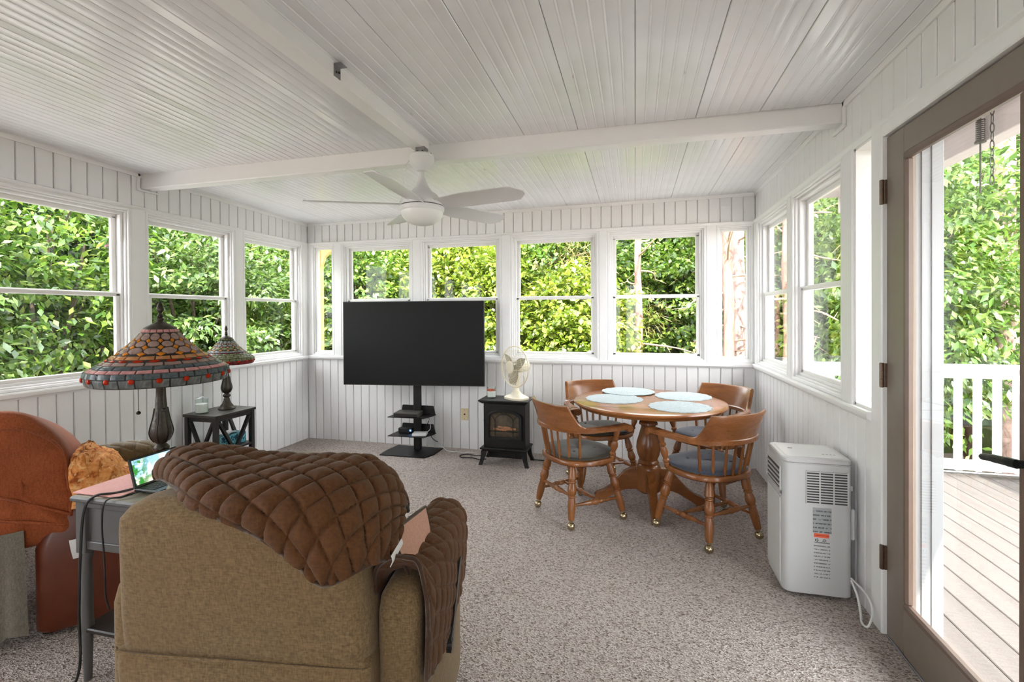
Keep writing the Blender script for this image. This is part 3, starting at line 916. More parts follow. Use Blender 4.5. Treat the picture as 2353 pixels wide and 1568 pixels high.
t = thing('router', 'small white box with a cable on the lower shelf under the television', 'router', (-2.05, 4.275, .181), .25)
b = MB(); b.box(-.07, .07, -.05, .05, 0, .028, .006); b.build('case', 'white_plastic', t)
b = MB(); b.tube(bez([(.06, .05, .015), (.09, .075, .05), (.08, .085, .12), (.06, .075, .17)], 6), .003, 6); b.build('cable', 'cable_white', t)
t = thing('media_player', 'small black box with a blue light on the lower shelf', 'media box', (-2.21, 4.345, .181), .0)
b = MB(); b.box(-.10, .055, -.03, .03, 0, .05, .008); b.build('case', 'black_plastic', t)
led = NT('blue_led'); led.col((.0, .02, .1, 1)); led.b.inputs['Emission Color'].default_value = (.1, .35, 1, 1); led.b.inputs['Emission Strength'].default_value = 3
led.set(.3)
b = MB(); b.box(.03, .046, -.0325, -.0295, .022, .038); b.build('indicator_light', led.m, t)

def cable(name, pts, r, mat, label, n=8):
    b = MB(); b.tube(bez(pts, n), r, 6)
    return tag(b.build(name, mat, None, 60), label, 'cable')
cable('black_cable', [(-2.045, 4.42, .34), (-2.02, 4.43, .30), (-2.045, 4.435, .25), (-2.03, 4.44, .19), (-2.0, 4.445, .12), (-1.96, 4.44, .09), (-1.93, 4.43, .085)], .004, 'cable_black', 'black cable hanging behind the television stand shelves')
cable('white_cable', [(-2.03, 4.45, .30), (-2.01, 4.46, .2), (-2.04, 4.46, .09), (-2.06, 4.45, .06), (-2.02, 4.45, .03), (-1.98, 4.455, .1), (-1.94, 4.45, .085), (-1.88, 4.46, .02), (-1.82, 4.42, .004), (-1.7, 4.40, .004), (-1.55, 4.42, .004)], .0035, 'cable_white', 'white cable looping from the television stand onto the carpet')
cable('stove_cord', [(-1.30, 4.38, .02), (-1.36, 4.36, .006), (-1.48, 4.33, .005), (-1.58, 4.35, .005), (-1.64, 4.30, .005), (-1.60, 4.24, .005), (-1.50, 4.25, .006), (-1.42, 4.22, .006), (-1.36, 4.25, .006)], .0045, 'cable_black', 'black power cord looped on the carpet left of the stove')
cable('fan_cord', [(-.93, 4.33, .006), (-.85, 4.33, .005), (-.78, 4.335, .005), (-.72, 4.345, .006), (-.68, 4.36, .008)], .0045, 'cable_black', 'black cord on the carpet between the stove and a dining chair')
b = MB(); b.box(-.70, -.63, 4.345, 4.38, 0, .02, .006)
tag(b.build('plug_adapter', 'white_plastic'), 'small white plug block on the carpet right of the stove', 'plug')
# phone jack
t = thing('phone_jack', 'almond phone jack plate on the panelling right of the television stand', 'outlet', (-1.680, 4.545, .352))
b = MB(); b.box(-.038, .038, -.008, -.001, -.059, .059, .004); b.build('plate', 'almond', t)
b = MB(); b.box(-.008, .008, -.0095, -.007, -.008, .007, .001); b.build('socket', 'black_plastic', t)
for z in (-.043, .043):
    b = MB(); b.ball((0, -.008, z), .004, (1, .5, 1), 8, 4); b.build('screw', 'galv', t)

# ================================================================ STOVE, FAN, CANDLE
t = thing('electric_stove', 'small black electric stove heater with arched glass door', 'stove', (-1.15, 4.215, 0))
b = MB()
for (z0, z1, g) in ((.556, .566, .012), (.566, .576, .026), (.576, .590, .036)):
    b.box(-.195 - g, .195 + g, -.105 - g, .105 + g, z0, z1, .004)
b.build('top_plate', 'black_metal', t)
b = MB(); b.box(-.195, .195, -.085, .105, .150, .558, .003)
b.build('body', 'black_metal', t)
b = MB(); b.box(-.205, .205, -.115, .115, .125, .140, .005); b.box(-.222, .222, -.132, .125, .140, .156, .006); b.build('base_moulding', 'black_metal', t)
for (sx, sy) in ((-1, -1), (1, -1), (-1, 1), (1, 1)):
    b = MB(); x, y = sx * .185, sy * .10
    rows = []
    for (z, o_, w) in ((.128, 0, .024), (.09, .006, .020), (.05, .015, .016), (.012, .028, .015), (0, .032, .016)):
        cx_, cy_ = x + sx * o_, y + sy * o_ * .6
        rows.append([(cx_ - w, cy_ - w, z), (cx_ + w, cy_ - w, z), (cx_ + w, cy_ + w, z), (cx_ - w, cy_ + w, z)])
    b.grid(rows, closed_v=True); b.f += [(0, 1, 2, 3)[::-1], (16, 17, 18, 19)]
    b.build('leg', 'black_metal', t)
b = MB(); b.box(-.155, .155, -.06, .08, .055, .127, .004)
for i in range(6): b.box(-.06, .09, -.064, -.058, .066 + i * .007, .069 + i * .007)
b.build('heater_vent', 'black_metal', t)
# door with arch
def arch(hw, z0, zs, rise, n=24):
    pts = [(-hw, z0)] + [(-hw * math.cos(PI * k / n), zs + rise * math.sin(PI * k / n)) for k in range(n + 1)] + [(hw, z0)]
    return pts
b = MB()
o_ = arch(.168, .235, .425, .075); i_ = arch(.140, .255, .425, .055)
rows = []
for off, pr in ((-.085, o_), (-.108, [(x * .985, z) for x, z in o_]), (-.110, [(x * .94, .245 + (z - .245) * .985) for x, z in o_]), (-.104, i_), (-.080, i_)):
    rows.append([(x, off, z) for x, z in pr])
b.grid(rows, closed_v=True)
dr = b.build('door_frame', 'black_metal', t, 40)
b = MB(); b.prism(i_, -.0895, -.0865, 'y'); b.build('door_glass', glass_thin('smoked_stove_glass', (.8, .78, .76, 1), .05, 1.4), dr)
b = MB()
b.tube([(x * .62 / 1.0, -.096, z) for x, z in arch(.135, .262, .40, .06, 14)], .0035, 6)
b.tube([(-.135, -.096, .305), (.135, -.096, .305)], .0035, 6)
for sx in (-1, 1):
    b.tube(bez([(sx * .084, -.096, .40), (sx * .10, -.096, .43), (sx * .128, -.096, .455)], 5), .0035, 6)
    b.tube(bez([(sx * .01, -.096, .462), (sx * .03, -.096, .475), (sx * .045, -.096, .485)], 4), .003, 6)
b.build('tracery', 'black_metal', dr)
b = MB(); b.frame((-.178, -.085, .40), (-.178, -.115, .40), [(0, .006), (.6, .006), (.7, .010), (1, .008)], 10); b.build('door_knob', 'black_metal', dr)
# firebox: back lining and logs in front of the body so they read through the glass
b = MB(); b.prism(i_, -.0858, -.0852, 'y'); b.build('firebox_lining', simple('warm_grey_firebox', srgb(128, 120, 104), .8, var=.25, scale=30), t)
lg = simple('pale_log', srgb(196, 140, 100), .8, var=.4, scale=60)
for (x0_, z0_, x1_, z1_, r_) in ((-.10, .325, .02, .315, .010), (-.03, .322, .11, .33, .010), (-.06, .345, .06, .338, .008)):
    b = MB(); b.frame((x0_, -.0868, z0_), (x1_, -.0868, z1_), [(0, r_ * .8), (.2, r_), (.5, r_ * .85), (.8, r_), (1, r_ * .8)], 8)
    b.v = [(x, -.0868 + (y + .0868) * .12, z) for x, y, z in b.v]
    b.build('log', lg, t)

# table fan
t = thing('table_fan', 'cream oscillating table fan with grey blades on the black stove', 'fan', (-1.055, 4.215, .590), -.62)
b = MB(); rows = []
for (s_, z) in ((1.0, 0), (1.02, .008), (1.0, .018), (.82, .028), (.45, .046), (.25, .075), (.2, .12)):
    r = []
    for k in range(32):
        a = 2 * PI * k / 32
        r.append((.118 * s_ * math.copysign(abs(math.cos(a)) ** .7, math.cos(a)) if s_ > .5 else .118 * s_ * math.cos(a), .088 * s_ * math.copysign(abs(math.sin(a)) ** .7, math.sin(a)) if s_ > .5 else .118 * s_ * math.sin(a), z))
    rows.append(r)
b.grid(rows, closed_v=True); b.f += [tuple(range(32))[::-1], tuple(6 * 32 + k for k in range(32))]
b.build('base', 'cream_plastic', t, 45)
b = MB(); b.frame((0, .01, .10), (0, .02, .235), [(0, .026), (.5, .024), (1, .022)], 14); b.build('neck', 'cream_plastic', t)
FC = Vector((0, -.02, .295))
b = MB(); b.frame((0, .14, .295), (0, .005, .295), [(0, .03), (.12, .052), (.7, .058), (1, .05)], 20); b.build('motor_housing', 'cream_plastic', t)
def circ(r, y, n=40): return [(r * math.cos(2 * PI * k / n), y, .295 + r * math.sin(2 * PI * k / n)) for k in range(n)]
b = MB()
b.tube(circ(.188, -.02), .006, 8, True)
for r, y in ((.15, -.062), (.10, -.078), (.06, -.082)): b.tube(circ(r, y), .0012, 4, True)
for r, y in ((.15, .018), (.10, .028)): b.tube(circ(r, y), .0014, 4, True)
for k in range(48):
    a = 2 * PI * k / 48; ca_, sa_ = math.cos(a), math.sin(a)
    b.tube([(r * ca_, y, .295 + r * sa_) for r, y in ((.052, -.082), (.10, -.078), (.15, -.062), (.175, -.045), (.188, -.02))], .0011, 4)
    if k % 2 == 0: b.tube([(r * ca_, y, .295 + r * sa_) for r, y in ((.05, .032), (.10, .028), (.15, .018), (.188, -.02))], .0012, 4)
b.build('guard', 'cream_plastic', t, 60)
b = MB(); b.frame((0, -.078, .295), (0, -.090, .295), [(0, .056), (.7, .054), (1, .046)], 24); b.build('guard_badge', 'cream_plastic', t)
bl = simple('smoky_fan_blade', srgb(150, 142, 120), .35)
for k in range(3):
    a0 = 2 * PI * k / 3 + .4; b = MB(); rows = []
    for i in range(9):
        f = i / 8; r = .035 + .128 * f
        wv = .45 + .55 * math.sin(PI * min(1, f * 1.05) ** .8)
        rw = []
        for j in range(7):
            w = -1 + 2 * j / 6
            a = a0 + w * .62 * wv * (.09 / max(r, .06)) * .95
            rw.append((r * math.cos(a), -.03 + w * .016, .295 + r * math.sin(a)))
        rows.append(rw)
    rows2 = [[(p[0], p[1] + .0025, p[2]) for p in r][::-1] for r in rows]
    b.grid([r + r2 for r, r2 in zip(rows, rows2)], closed_v=True)
    b.build('blade', bl, t, 60)
b = MB(); b.frame((0, -.005, .295), (0, -.055, .295), [(0, .03), (.8, .03), (1, .022)], 16); b.build('hub', bl, t)

# jar candle on the stove
def jar_candle(name, label, loc, r, h, wax_h, lid, labelband=None):
    t = thing(name, label, 'candle', loc)
    b = MB(); b.lathe([(r * .2, .001), (r * .96, .001), (r, .005), (r, h), (r * .97, h + .002), (r * .94, h), (r * .94, .008), (r * .2, .006)], 24); b.build('glass', 'jar', t, 50)
    b = MB(); b.lathe([(.002, .009), (r * .92, .009), (r * .92, wax_h), (.002, wax_h - .003)], 24); b.build('wax', simple(name + '_wax', (.82, .80, .76, 1), .6), t, 40)
    if lid:
        b = MB(); b.lathe([(r * .2, h + .003), (r * 1.06, h + .003), (r * 1.07, h + .010), (r * .95, h + .016), (r * .35, h + .024), (.006, h + .028), (.005, h + .036), (.010, h + .044), (.006, h + .052), (.001, h + .053)], 24); b.build('lid', 'jar', t, 50)
        b = MB(); b.lathe([(r * .3, -.0), (r * 1.15, .0), (r * 1.15, .006), (r * .3, .006)], 24); b.build('foot', 'jar', t)
    if labelband:
        b = MB(); n = 16; rows = []
        for z in labelband[:2]: rows.append([(r * 1.012 * math.cos(-PI / 2 + 1.1 * (k / n - .5) * 2), r * 1.012 * math.sin(-PI / 2 + 1.1 * (k / n - .5) * 2), z) for k in range(n + 1)])
        b.grid(rows); b.build('label', simple('red_print_label', srgb(176, 92, 70), .5, var=.5, scale=120), t)
    return t
jar_candle('jar_candle', 'clear glass jar candle with red label on the black stove', (-1.300, 4.235, .590), .042, .098, .055, False, (.062, .088))

# portable air conditioner
t = thing('air_conditioner', 'white portable air conditioner on the carpet beside the door', 'air conditioner', (.842, 2.685, 0))
X0, X1, Y0, Y1 = -.152, .142, -.148, .140
def rr(x0, x1, y0, y1, r, n=6):
    out = []
    for cx_, cy_, a0 in ((x1 - r, y1 - r, 0), (x0 + r, y1 - r, PI / 2), (x0 + r, y0 + r, PI), (x1 - r, y0 + r, 1.5 * PI)):
        for k in range(n + 1): out.append((cx_ + r * math.cos(a0 + PI / 2 * k / n), cy_ + r * math.sin(a0 + PI / 2 * k / n)))
    return out
b = MB(); rows = []
for (z, i) in ((.018, .006), (.024, .0), (.640, 0), (.642, .002), (.645, .002)):
    rows.append([(x, y, z) for x, y in rr(X0 + i, X1 - i, Y0 + i, Y1 - i, .035)])
b.grid(rows, closed_v=True); n = len(rows[0]); b.f += [tuple(range(n))[::-1], tuple(4 * n + k for k in range(n))]
b.build('body', 'ac_white', t, 30)
b = MB(); rows = []
for (z, i) in ((.647, .001), (.650, -.001), (.664, -.001), (.669, .004), (.670, .012)):
    rows.append([(x, y, z) for x, y in rr(X0 + i, X1 - i, Y0 + i, Y1 - i, .035)])
b.grid(rows, closed_v=True); b.f += [tuple(range(n))[::-1], tuple(4 * n + k for k in range(n))]
top = b.build('top_cover', 'ac_white', t, 30)
b = MB(); rows = [[(x, y, z) for x, y in rr(X0 + .022, X1 - .025, Y0 + .025, Y1 - .03, .02)] for z in (.6695, .6712)]
b.grid(rows, closed_v=True); b.f += [tuple(range(n))[::-1], tuple(n + k for k in range(n))]; b.build('control_panel', 'white_gloss', top)
b = MB(); b.box(-.085, -.065, .02, .032, .671, .6716); b.build('display', 'black_plastic', top)
for k in range(4):
    b = MB(); b.lathe([(.001, .6716), (.005, .6716), (.005, .671)], 10, (.045 + k * .016, -.065, 0), cap=False); b.build('button', 'grey_plastic', top)
# side grille: dark recess with slats in three columns
b = MB(); b.box(-.052, .118, Y0 - .0012, Y0 + .01, .458, .610, .0005); b.build('grille_recess', 'dark_grille', t)
for (c0, c1) in ((-.055, -.052), (.0, .006), (.058, .064), (.117, .121)):
    b = MB(); b.box(c0, c1, Y0 - .005, Y0 + .002, .455, .613); b.build('grille_mullion', 'ac_white', t)
src = None
for k in range(13):
    z = .4545 + k * .0125
    if src is None:
        b = MB(); b.box(-.054, .120, Y0 - .0045, Y0 + .002, 0, .0052); src = b.build('grille_slat', 'ac_white', t, 35, (0, 0, z))
    else: inst(src, t, (0, 0, z), name='grille_slat')
def printed(name, c1, c2, sx, sz, thr):
    tt = NT(name)
    w = tt.n('ShaderNodeTexWave', wave_type='BANDS', bands_direction='Z'); w.inputs['Scale'].default_value = sz; w.inputs['Distortion'].default_value = 0
    tt.l(tt.co('Object'), w.inputs['Vector'])
    nn = tt.noise(sx, 2, tt.co('Object', scale=(1, 1, .4)))
    a = tt.ramp(w.outputs['Fac'], [(thr, (0, 0, 0, 1)), (thr + .05, (1, 1, 1, 1))])
    bb = tt.ramp(nn, [(.40, (0, 0, 0, 1)), (.48, (1, 1, 1, 1))])
    tt.col(tt.mix(c1, c2, tt.mix(a, bb, 1.0, 'MULTIPLY'))); return tt.set(.5)
b = MB(); b.box(-.026, .052, Y0 - .001, Y0 + .003, .318, .438); b.build('rating_label', printed('grey_rating_label', srgb(158, 160, 162), srgb(92, 94, 96), 120, 16, .72), t)
b = MB(); b.box(-.022, .042, Y0 - .001, Y0 + .003, .297, .316); b.build('warning_label', printed('orange_warning_label', srgb(232, 100, 64), srgb(180, 60, 36), 140, 22, .8), t)
b = MB()
for (u, z) in ((-.010, .284), (.022, .284)):
    for k in range(5):
        a = 2 * PI * k / 5; b.box(u + .006 * math.cos(a) - .002, u + .006 * math.cos(a) + .002, Y0 - .001, Y0 + .003, z + .005 * math.sin(a) - .002, z + .005 * math.sin(a) + .002)
b.build('warning_symbols', 'black_plastic', t)
b = MB(); b.box(-.022, .046, Y0 - .0006, Y0 + .003, .10, .275); b.build('printed_instructions', printed('fine_grey_print', (.56, .56, .56, 1), srgb(120, 120, 120), 160, 19, .70), t)
# front: louvre and glossy panel
b = MB(); b.box(X0 - .004, X0 + .004, -.105, .115, .500, .605, .002); b.build('louvre_recess', 'dark_grille', t)
b = MB()
b.box(X0 - .008, X0 + .003, -.118, .128, .605, .618, .004); b.box(X0 - .008, X0 + .003, -.118, .128, .470, .502, .004)
b.box(X0 - .008, X0 + .003, -.118, -.106, .475, .612, .004); b.box(X0 - .008, X0 + .003, .116, .128, .475, .612, .004)
b.build('louvre_frame', 'ac_white', t)
for k in range(4):
    b = MB(); b.box(X0 - .010, X0 - .002, -.108, .118, .516 + k * .023, .523 + k * .023, .001); b.build('louvre_blade', 'ac_white', t)
b = MB(); b.box(X0 - .006, X0 + .002, -.112, .115, .045, .462, .004); b.build('front_panel', 'white_gloss', t)
b = MB(); b.box(X1 - .002, X1 + .014, -.135, .10, .29, .44, .006); b.build('rear_filter_cover', 'ac_white', t)
b = MB(); b.box(X1 - .002, X1 + .008, -.125, -.10, .52, .545, .003); b.build('cord_hook', 'ac_white', t)
for (sx, sy) in ((-.10, -.10), (.10, -.10), (-.10, .10), (.10, .10)):
    b = MB(); b.lathe([(.004, 0), (.010, 0), (.011, .018), (.011, .022), (.004, .022)], 10, (sx, sy, 0)); b.build('caster', 'rubber', t)
b = MB(); b.tube(bez([(p[0] - .842, p[1] - 2.685, p[2]) for p in [(.975, 2.537, .11), (.985, 2.50, .06), (.975, 2.44, .012), (.955, 2.38, .007), (.965, 2.35, .010), (.985, 2.36, .05), (.992, 2.38, .09), (.99, 2.43, .11), (.985, 2.48, .115), (.975, 2.537, .12)]], 8), .005, 6); b.build('power_cord', 'cable_white', t, 60)

# ================================================================ CEILING FAN
t = thing('ceiling_fan', 'white five blade ceiling fan with a frosted bowl light', 'ceiling fan', (-1.222, 2.60, 0))
b = MB(); b.lathe([(.02, 2.318), (.060, 2.318), (.072, 2.310), (.074, 2.285), (.070, 2.262), (.050, 2.232), (.034, 2.224), (.030, 2.218), (.015, 2.214)], 32); b.build('canopy', 'white_plastic', t, 40)
b = MB(); b.box(-.03, .03, -.025, .025, 2.316, 2.357, .003); b.build('hanger_plate', 'galv', t)
for (x, y) in ((-.05, .03), (-.012, -.03), (.018, -.028), (.045, .03)):
    b = MB(); b.frame((x, y, 2.318), (x, y, 2.332), [(0, .006), (1, .005)], 8); b.build('bolt', 'black_metal', t)
b = MB(); b.frame((0, 0, 2.22), (0, 0, 2.15), [(0, .013), (1, .013)], 14); b.build('down_rod', 'white_plastic', t)
b = MB(); b.lathe([(.012, 2.182), (.019, 2.180), (.024, 2.160), (.040, 2.125), (.062, 2.095), (.092, 2.075), (.100, 2.062), (.118, 2.052), (.128, 2.035), (.131, 2.016), (.129, 2.010), (.05, 2.008)], 36); b.build('motor_housing', 'white_plastic', t, 40)
b = MB(); b.lathe([(.10, 2.004), (.127, 2.004), (.127, 2.009), (.10, 2.009)], 36); b.build('shadow_gap', 'dark_grille', t)
b = MB(); b.lathe([(.05, 2.004), (.131, 2.004), (.132, 1.995), (.130, 1.982), (.126, 1.976), (.05, 1.974)], 36); b.build('light_ring', 'white_plastic', t, 40)
b = MB(); b.lathe([(.124, 1.977), (.123, 1.965), (.112, 1.940), (.092, 1.919), (.065, 1.905), (.035, 1.898), (.001, 1.896)], 36, cap=False); b.build('glass_bowl', simple('frosted_bowl', (.82, .82, .80, 1), .3), t, 60)
src = None
for k in range(5):
    a = math.radians(-12 + 72 * k)
    if src is None:
        b = MB(); rows = []
        for i in range(13):
            f = i / 12; r = .10 + .565 * f
            w = (.05 + .028 * min(1, f * 3)) * (1 if f < .86 else math.sqrt(max(0, 1 - ((f - .86) / .14) ** 2)) * .75 + .25)
            tw = math.radians(-14)
            rows.append([(r, s_ * w * math.cos(tw), 2.018 + s_ * w * math.sin(tw) - .004 + dz) for s_, dz in ((-1, 0), (-.5, .004), (0, .005), (.5, .004), (1, 0), (1, .004), (.5, .010), (0, .011), (-.5, .010), (-1, .004))])
        b.grid(rows, closed_v=True); b.f += [tuple(range(10))[::-1], tuple(120 + i for i in range(10))]
        src = b.build('blade', 'white_plastic', t, 40, (0, 0, 0), (0, 0, a))
    else: inst(src, t, (0, 0, 0), (0, 0, a), name='blade')
b = MB(); b.tube(bez([(-.055, -.02, 2.30), (-.085, -.025, 2.26), (-.09, -.03, 2.20), (-.105, -.03, 2.17), (-.10, -.03, 2.14)], 6), .0022, 6); b.build('supply_wire', 'cable_white', t)

# ================================================================ SOFT SEATING
def sheet(rows, thick=.012, quilt=None, amp=.006, wob=0, bind=None):
    """cloth of real thickness from a grid of points; optional diamond quilting relief"""
    n, mm = len(rows), len(rows[0])
    P = np.array([[tuple(p) for p in r] for r in rows], float)
    du = np.gradient(P, axis=0); dv = np.gradient(P, axis=1)
    N = np.cross(du, dv); N /= -(np.linalg.norm(N, axis=2, keepdims=True) + 1e-9)
    s = np.concatenate([np.zeros((1, mm)), np.cumsum(np.linalg.norm(np.diff(P, axis=0), axis=2), 0)], 0)
    t_ = np.concatenate([np.zeros((n, 1)), np.cumsum(np.linalg.norm(np.diff(P, axis=1), axis=2), 1)], 1)
    h = np.zeros((n, mm))
    if quilt:
        # stitched channels: one family runs down the cloth, the other slants across it
        def chan(w): 
            d_ = np.abs((w + quilt / 2) % quilt - quilt / 2); return d_
        d1 = chan(s + .2 * t_); d2 = chan((t_ - .5 * s) * .92)
        dm = np.minimum(d1, d2)
        h = amp * ((1 - np.exp(-dm / .0055)) + .35 * np.sqrt(np.clip(d1 * d2, 0, None)) / (quilt * .5) - .8)
    if wob:
        h = h + wob * (np.sin(s * 23 + t_ * 9) * .6 + np.sin(t_ * 31 - s * 13) * .4)
    F = P + N * (h[..., None] + thick / 2); B = P - N * (thick / 2) + N * (h[..., None] * .3)
    b = MB()
    vs = [tuple(p) for p in F.reshape(-1, 3)] + [tuple(p) for p in B.reshape(-1, 3)]
    fs = []; o = n * mm
    for i in range(n - 1):
        for j in range(mm - 1):
            a, c, d, e_ = i * mm + j, i * mm + j + 1, (i + 1) * mm + j + 1, (i + 1) * mm + j
            fs.append((a, c, d, e_)); fs.append((o + e_, o + d, o + c, o + a))
    loop = [j for j in range(mm)] + [i * mm + mm - 1 for i in range(1, n)] + [(n - 1) * mm + j for j in range(mm - 2, -1, -1)] + [i * mm for i in range(n - 2, 0, -1)]
    for k in range(len(loop)):
        a, c = loop[k], loop[(k + 1) % len(loop)]
        fs.append((a, o + a, o + c, c))
    b.add(vs, fs)
    edge = [tuple(P.reshape(-1, 3)[k]) for k in loop]
    return b, edge, N
def blend(a, b, t): return tuple(x + (y - x) * t for x, y in zip(a, b))
def resample(L, n):
    return bez(L, max(2, n // (len(L) - 1)))
def rslab(b, levels, r=.05, n=6):
    """stack of rounded rectangles: levels = [(z, x0,x1,y0,y1[,r])]"""
    rows = []
    for lv in levels:
        z, x0, x1, y0, y1 = lv[:5]; q = lv[5] if len(lv) > 5 else r
        q = min(q, (x1 - x0) * .49, (y1 - y0) * .49)
        rows.append([(x, y, z) for x, y in rr(x0, x1, y0, y1, q, n)])
    k = len(rows[0]); o = len(b.v)
    b.grid(rows, closed_v=True)
    b.f += [tuple(o + i for i in range(k))[::-1], tuple(o + (len(rows) - 1) * k + i for i in range(k))]
    return b

# ---- beige recliner (seen from behind)
BO = (-1.013, 1.066); BRZ = math.atan2(.17, .985)
t = thing('recliner', 'beige cloth recliner under a brown quilted cover, its back panel towards the room', 'recliner', (BO[0], BO[1], 0), BRZ)
b = MB()
lv = []
for z, w in ((.455, .332), (.47, .345), (.50, .346), (.58, .342), (.66, .334), (.74, .326), (.80, .320), (.84, .312), (.865, .296), (.882, .268), (.890, .235), (.893, .19)):
    y = -.052 - .055 * (z - .45) / .44
    ins = 0 if z < .85 else (z - .85) * 1.1
    lv.append((z, -w, w, y + ins, y + .15 - ins * .6, .045))
rslab(b, lv, .045); b.build('back_panel', 'beige', t, 60)
b = MB()
lv = [(.50, -.30, .30, .09, .22)]
for z, w in ((.55, .315), (.70, .325), (.80, .325), (.86, .318), (.895, .295), (.915, .25), (.925, .18)): lv.append((z, -w, w, .055 - .01, .24, .06))
rslab(b, lv, .06); b.build('back_cushion', 'beige_cushion', t, 60)
b = MB(); rslab(b, [(.03, -.335, .335, -.03, .58), (.04, -.345, .345, -.045, .60), (.44, -.352, .352, -.062, .60), (.470, -.350, .350, -.060, .60), (.478, -.34, .34, -.05, .58)], .03); b.build('base', 'beige', t, 60)
b = MB(); b.tube(bez([(-.352, -.05, .476), (-.30, -.066, .475), (0, -.067, .471), (.30, -.066, .464), (.352, -.05, .460)], 8), .004, 6); b.build('seam_piping', 'beige', t, 60)
for sx in (-1, 1):
    xo = .465 if sx > 0 else .425
    b = MB(); x0_, x1_ = (.345, xo) if sx > 0 else (-xo, -.345)
    rslab(b, [(.03, x0_, x1_, .02, .56), (.05, x0_, x1_, .0, .58), (.56, x0_, x1_, .0, .58), (.60, x0_ + .004, x1_ - .004, .01, .575), (.625, x0_ + .018, x1_ - .018, .03, .56), (.635, x0_ + .035, x1_ - .035, .05, .54)], .035)
    b.build('armrest', 'beige', t, 60)
b = MB(); rslab(b, [(.45, -.34, .34, .2, .60), (.50, -.34, .34, .2, .64), (.535, -.325, .325, .2, .63), (.55, -.29, .29, .2, .60)], .05); b.build('seat_cushion', 'beige_cushion', t, 60)
b = MB()
b.prism([(.30, .36), (.335, .36), (.345, .40), (.475, .555), (.48, .575), (.465, .58), (.44, .56), (.335, .43), (.30, .40)], .482, .498, 'x')
b.frame((.462, .315, .38), (.500, .315, .38), [(0, .016), (1, .018)], 14)
b.v = [(x, y - .06, z - .06) for x, y, z in b.v]
b.build('recline_lever', 'black_plastic', t)
for (x, y) in ((-.28, .02), (.28, .02), (-.28, .5), (.28, .5)):
    b = MB(); b.frame((x, y, 0), (x, y, .035), [(0, .02), (1, .022)], 10); b.build('foot', 'black_plastic', t)

# ---- brown quilted cover over the recliner back and right arm
t = thing('recliner_cover', 'brown diamond quilted cover draped over the beige recliner', 'cover', (BO[0], BO[1], 0), BRZ)
colsR = [(-.375, .11, .895), (-.352, .125, .935), (-.30, .135, .957), (-.17, .135, .947), (-.05, .13, .933), (.08, .13, .930), (.21, .125, .934), (.275, .12, .926), (.325, .115, .893), (.355, .13, .845), (.372, .16, .785)]
colsM = [(-.384, .115, .885), (-.372, .10, .922), (-.31, .055, .958), (-.185, -.035, .972), (-.07, -.14, .962), (.05, -.18, .960), (.17, -.185, .960), (.26, -.175, .940), (.345, -.14, .885), (.385, -.03, .815), (.392, .09, .76)]
colsE = [(-.380, .125, .870), (-.355, .10, .882), (-.285, .045, .897), (-.185, -.035, .905), (-.085, -.112, .895), (.02, -.132, .868), (.115, -.130, .826), (.20, -.124, .762), (.265, -.118, .712), (.345, -.075, .735), (.378, .05, .70)]
colsF = [(x * .95, .265, z - .05) for x, y, z in colsR]
nC = 26
R_, M_, E_, F_ = (bez(c, nC) for c in (colsR, colsM, colsE, colsF))
rows = []
for f, r, mm_, e_ in zip(F_, R_, M_, E_):
    row = [f.lerp(r, k / 20) + Vector((0, 0, .02 * math.sin(PI * k / 20))) for k in range(20)]
    for k in range(76):
        q = k / 75
        row.append(r * (1 - q) ** 2 + mm_ * (2 * q * (1 - q)) + e_ * q * q)
    rows.append(row)
b, edge, N_ = sheet(rows, .014, .064, .011)
b.build('back_flap', 'quilt', t, 60)
b = MB(); b.tube(edge, .0075, 6, True); b.build('binding', 'quilt_bind', t, 60)
# arm flap
rows = []
for i in range(121):
    f = i / 120; y = .02 + .545 * f
    zo = .40 - .05 * math.sin(PI * f) + .02 * f
    sec = [(.335, y, .555), (.338, y, .60), (.352, y, .632), (.385, y, .652), (.425, y, .652), (.458, y, .638), (.478, y, .605), (.486, y - .01, .55), (.488, y - .025, .48), (.487, y - .035, zo)]
    if f < .12: sec = [(x, yy, z + (.12 - f) * .5 * (1 if k < 6 else .2)) for k, (x, yy, z) in enumerate(sec)]
    rows.append(bez(sec, 12))
b, edge, N_ = sheet(rows, .012, .064, .007, .003)
b.build('arm_flap', 'quilt', t, 60)
b = MB(); b.tube(edge, .0065, 6, True); b.build('binding', 'quilt_bind', t, 60)
# folded-back corner showing the tan lining, with its care tag
A, B_, C_ = Vector((.372, .04, .765)), Vector((.40, .30, .735)), Vector((.425, .12, .50))
rows = []
for i in range(13):
    f = i / 12
    p = A.lerp(C_, f) + Vector((.012 * math.sin(PI * f), 0, 0)); q = B_.lerp(C_, f ** 1.0) + Vector((.014 * math.sin(PI * f), .05 * math.sin(PI * f), 0))
    rows.append([p.lerp(q, k / 10) for k in range(11)])
b, edge, N_ = sheet(rows, .008, .064, .002)
b.build('folded_corner', 'quilt_lining', t, 60, label='pinkish tan lining of a folded corner')
b = MB(); b.tube([p for p in edge], .006, 6, True); b.build('binding', 'quilt_bind', t, 60)
b = MB(); rows = []
for i in range(5):
    rows.append([(.392 + .004 * math.sin(i), -.005 + .085 * k / 4, .728 - .030 * i / 4 + .006 * k / 4) for k in range(5)])
bb, e2, _ = sheet(rows, .002); bb.build('care_tag', 'paper', t, label='white care tag sewn to the lining')

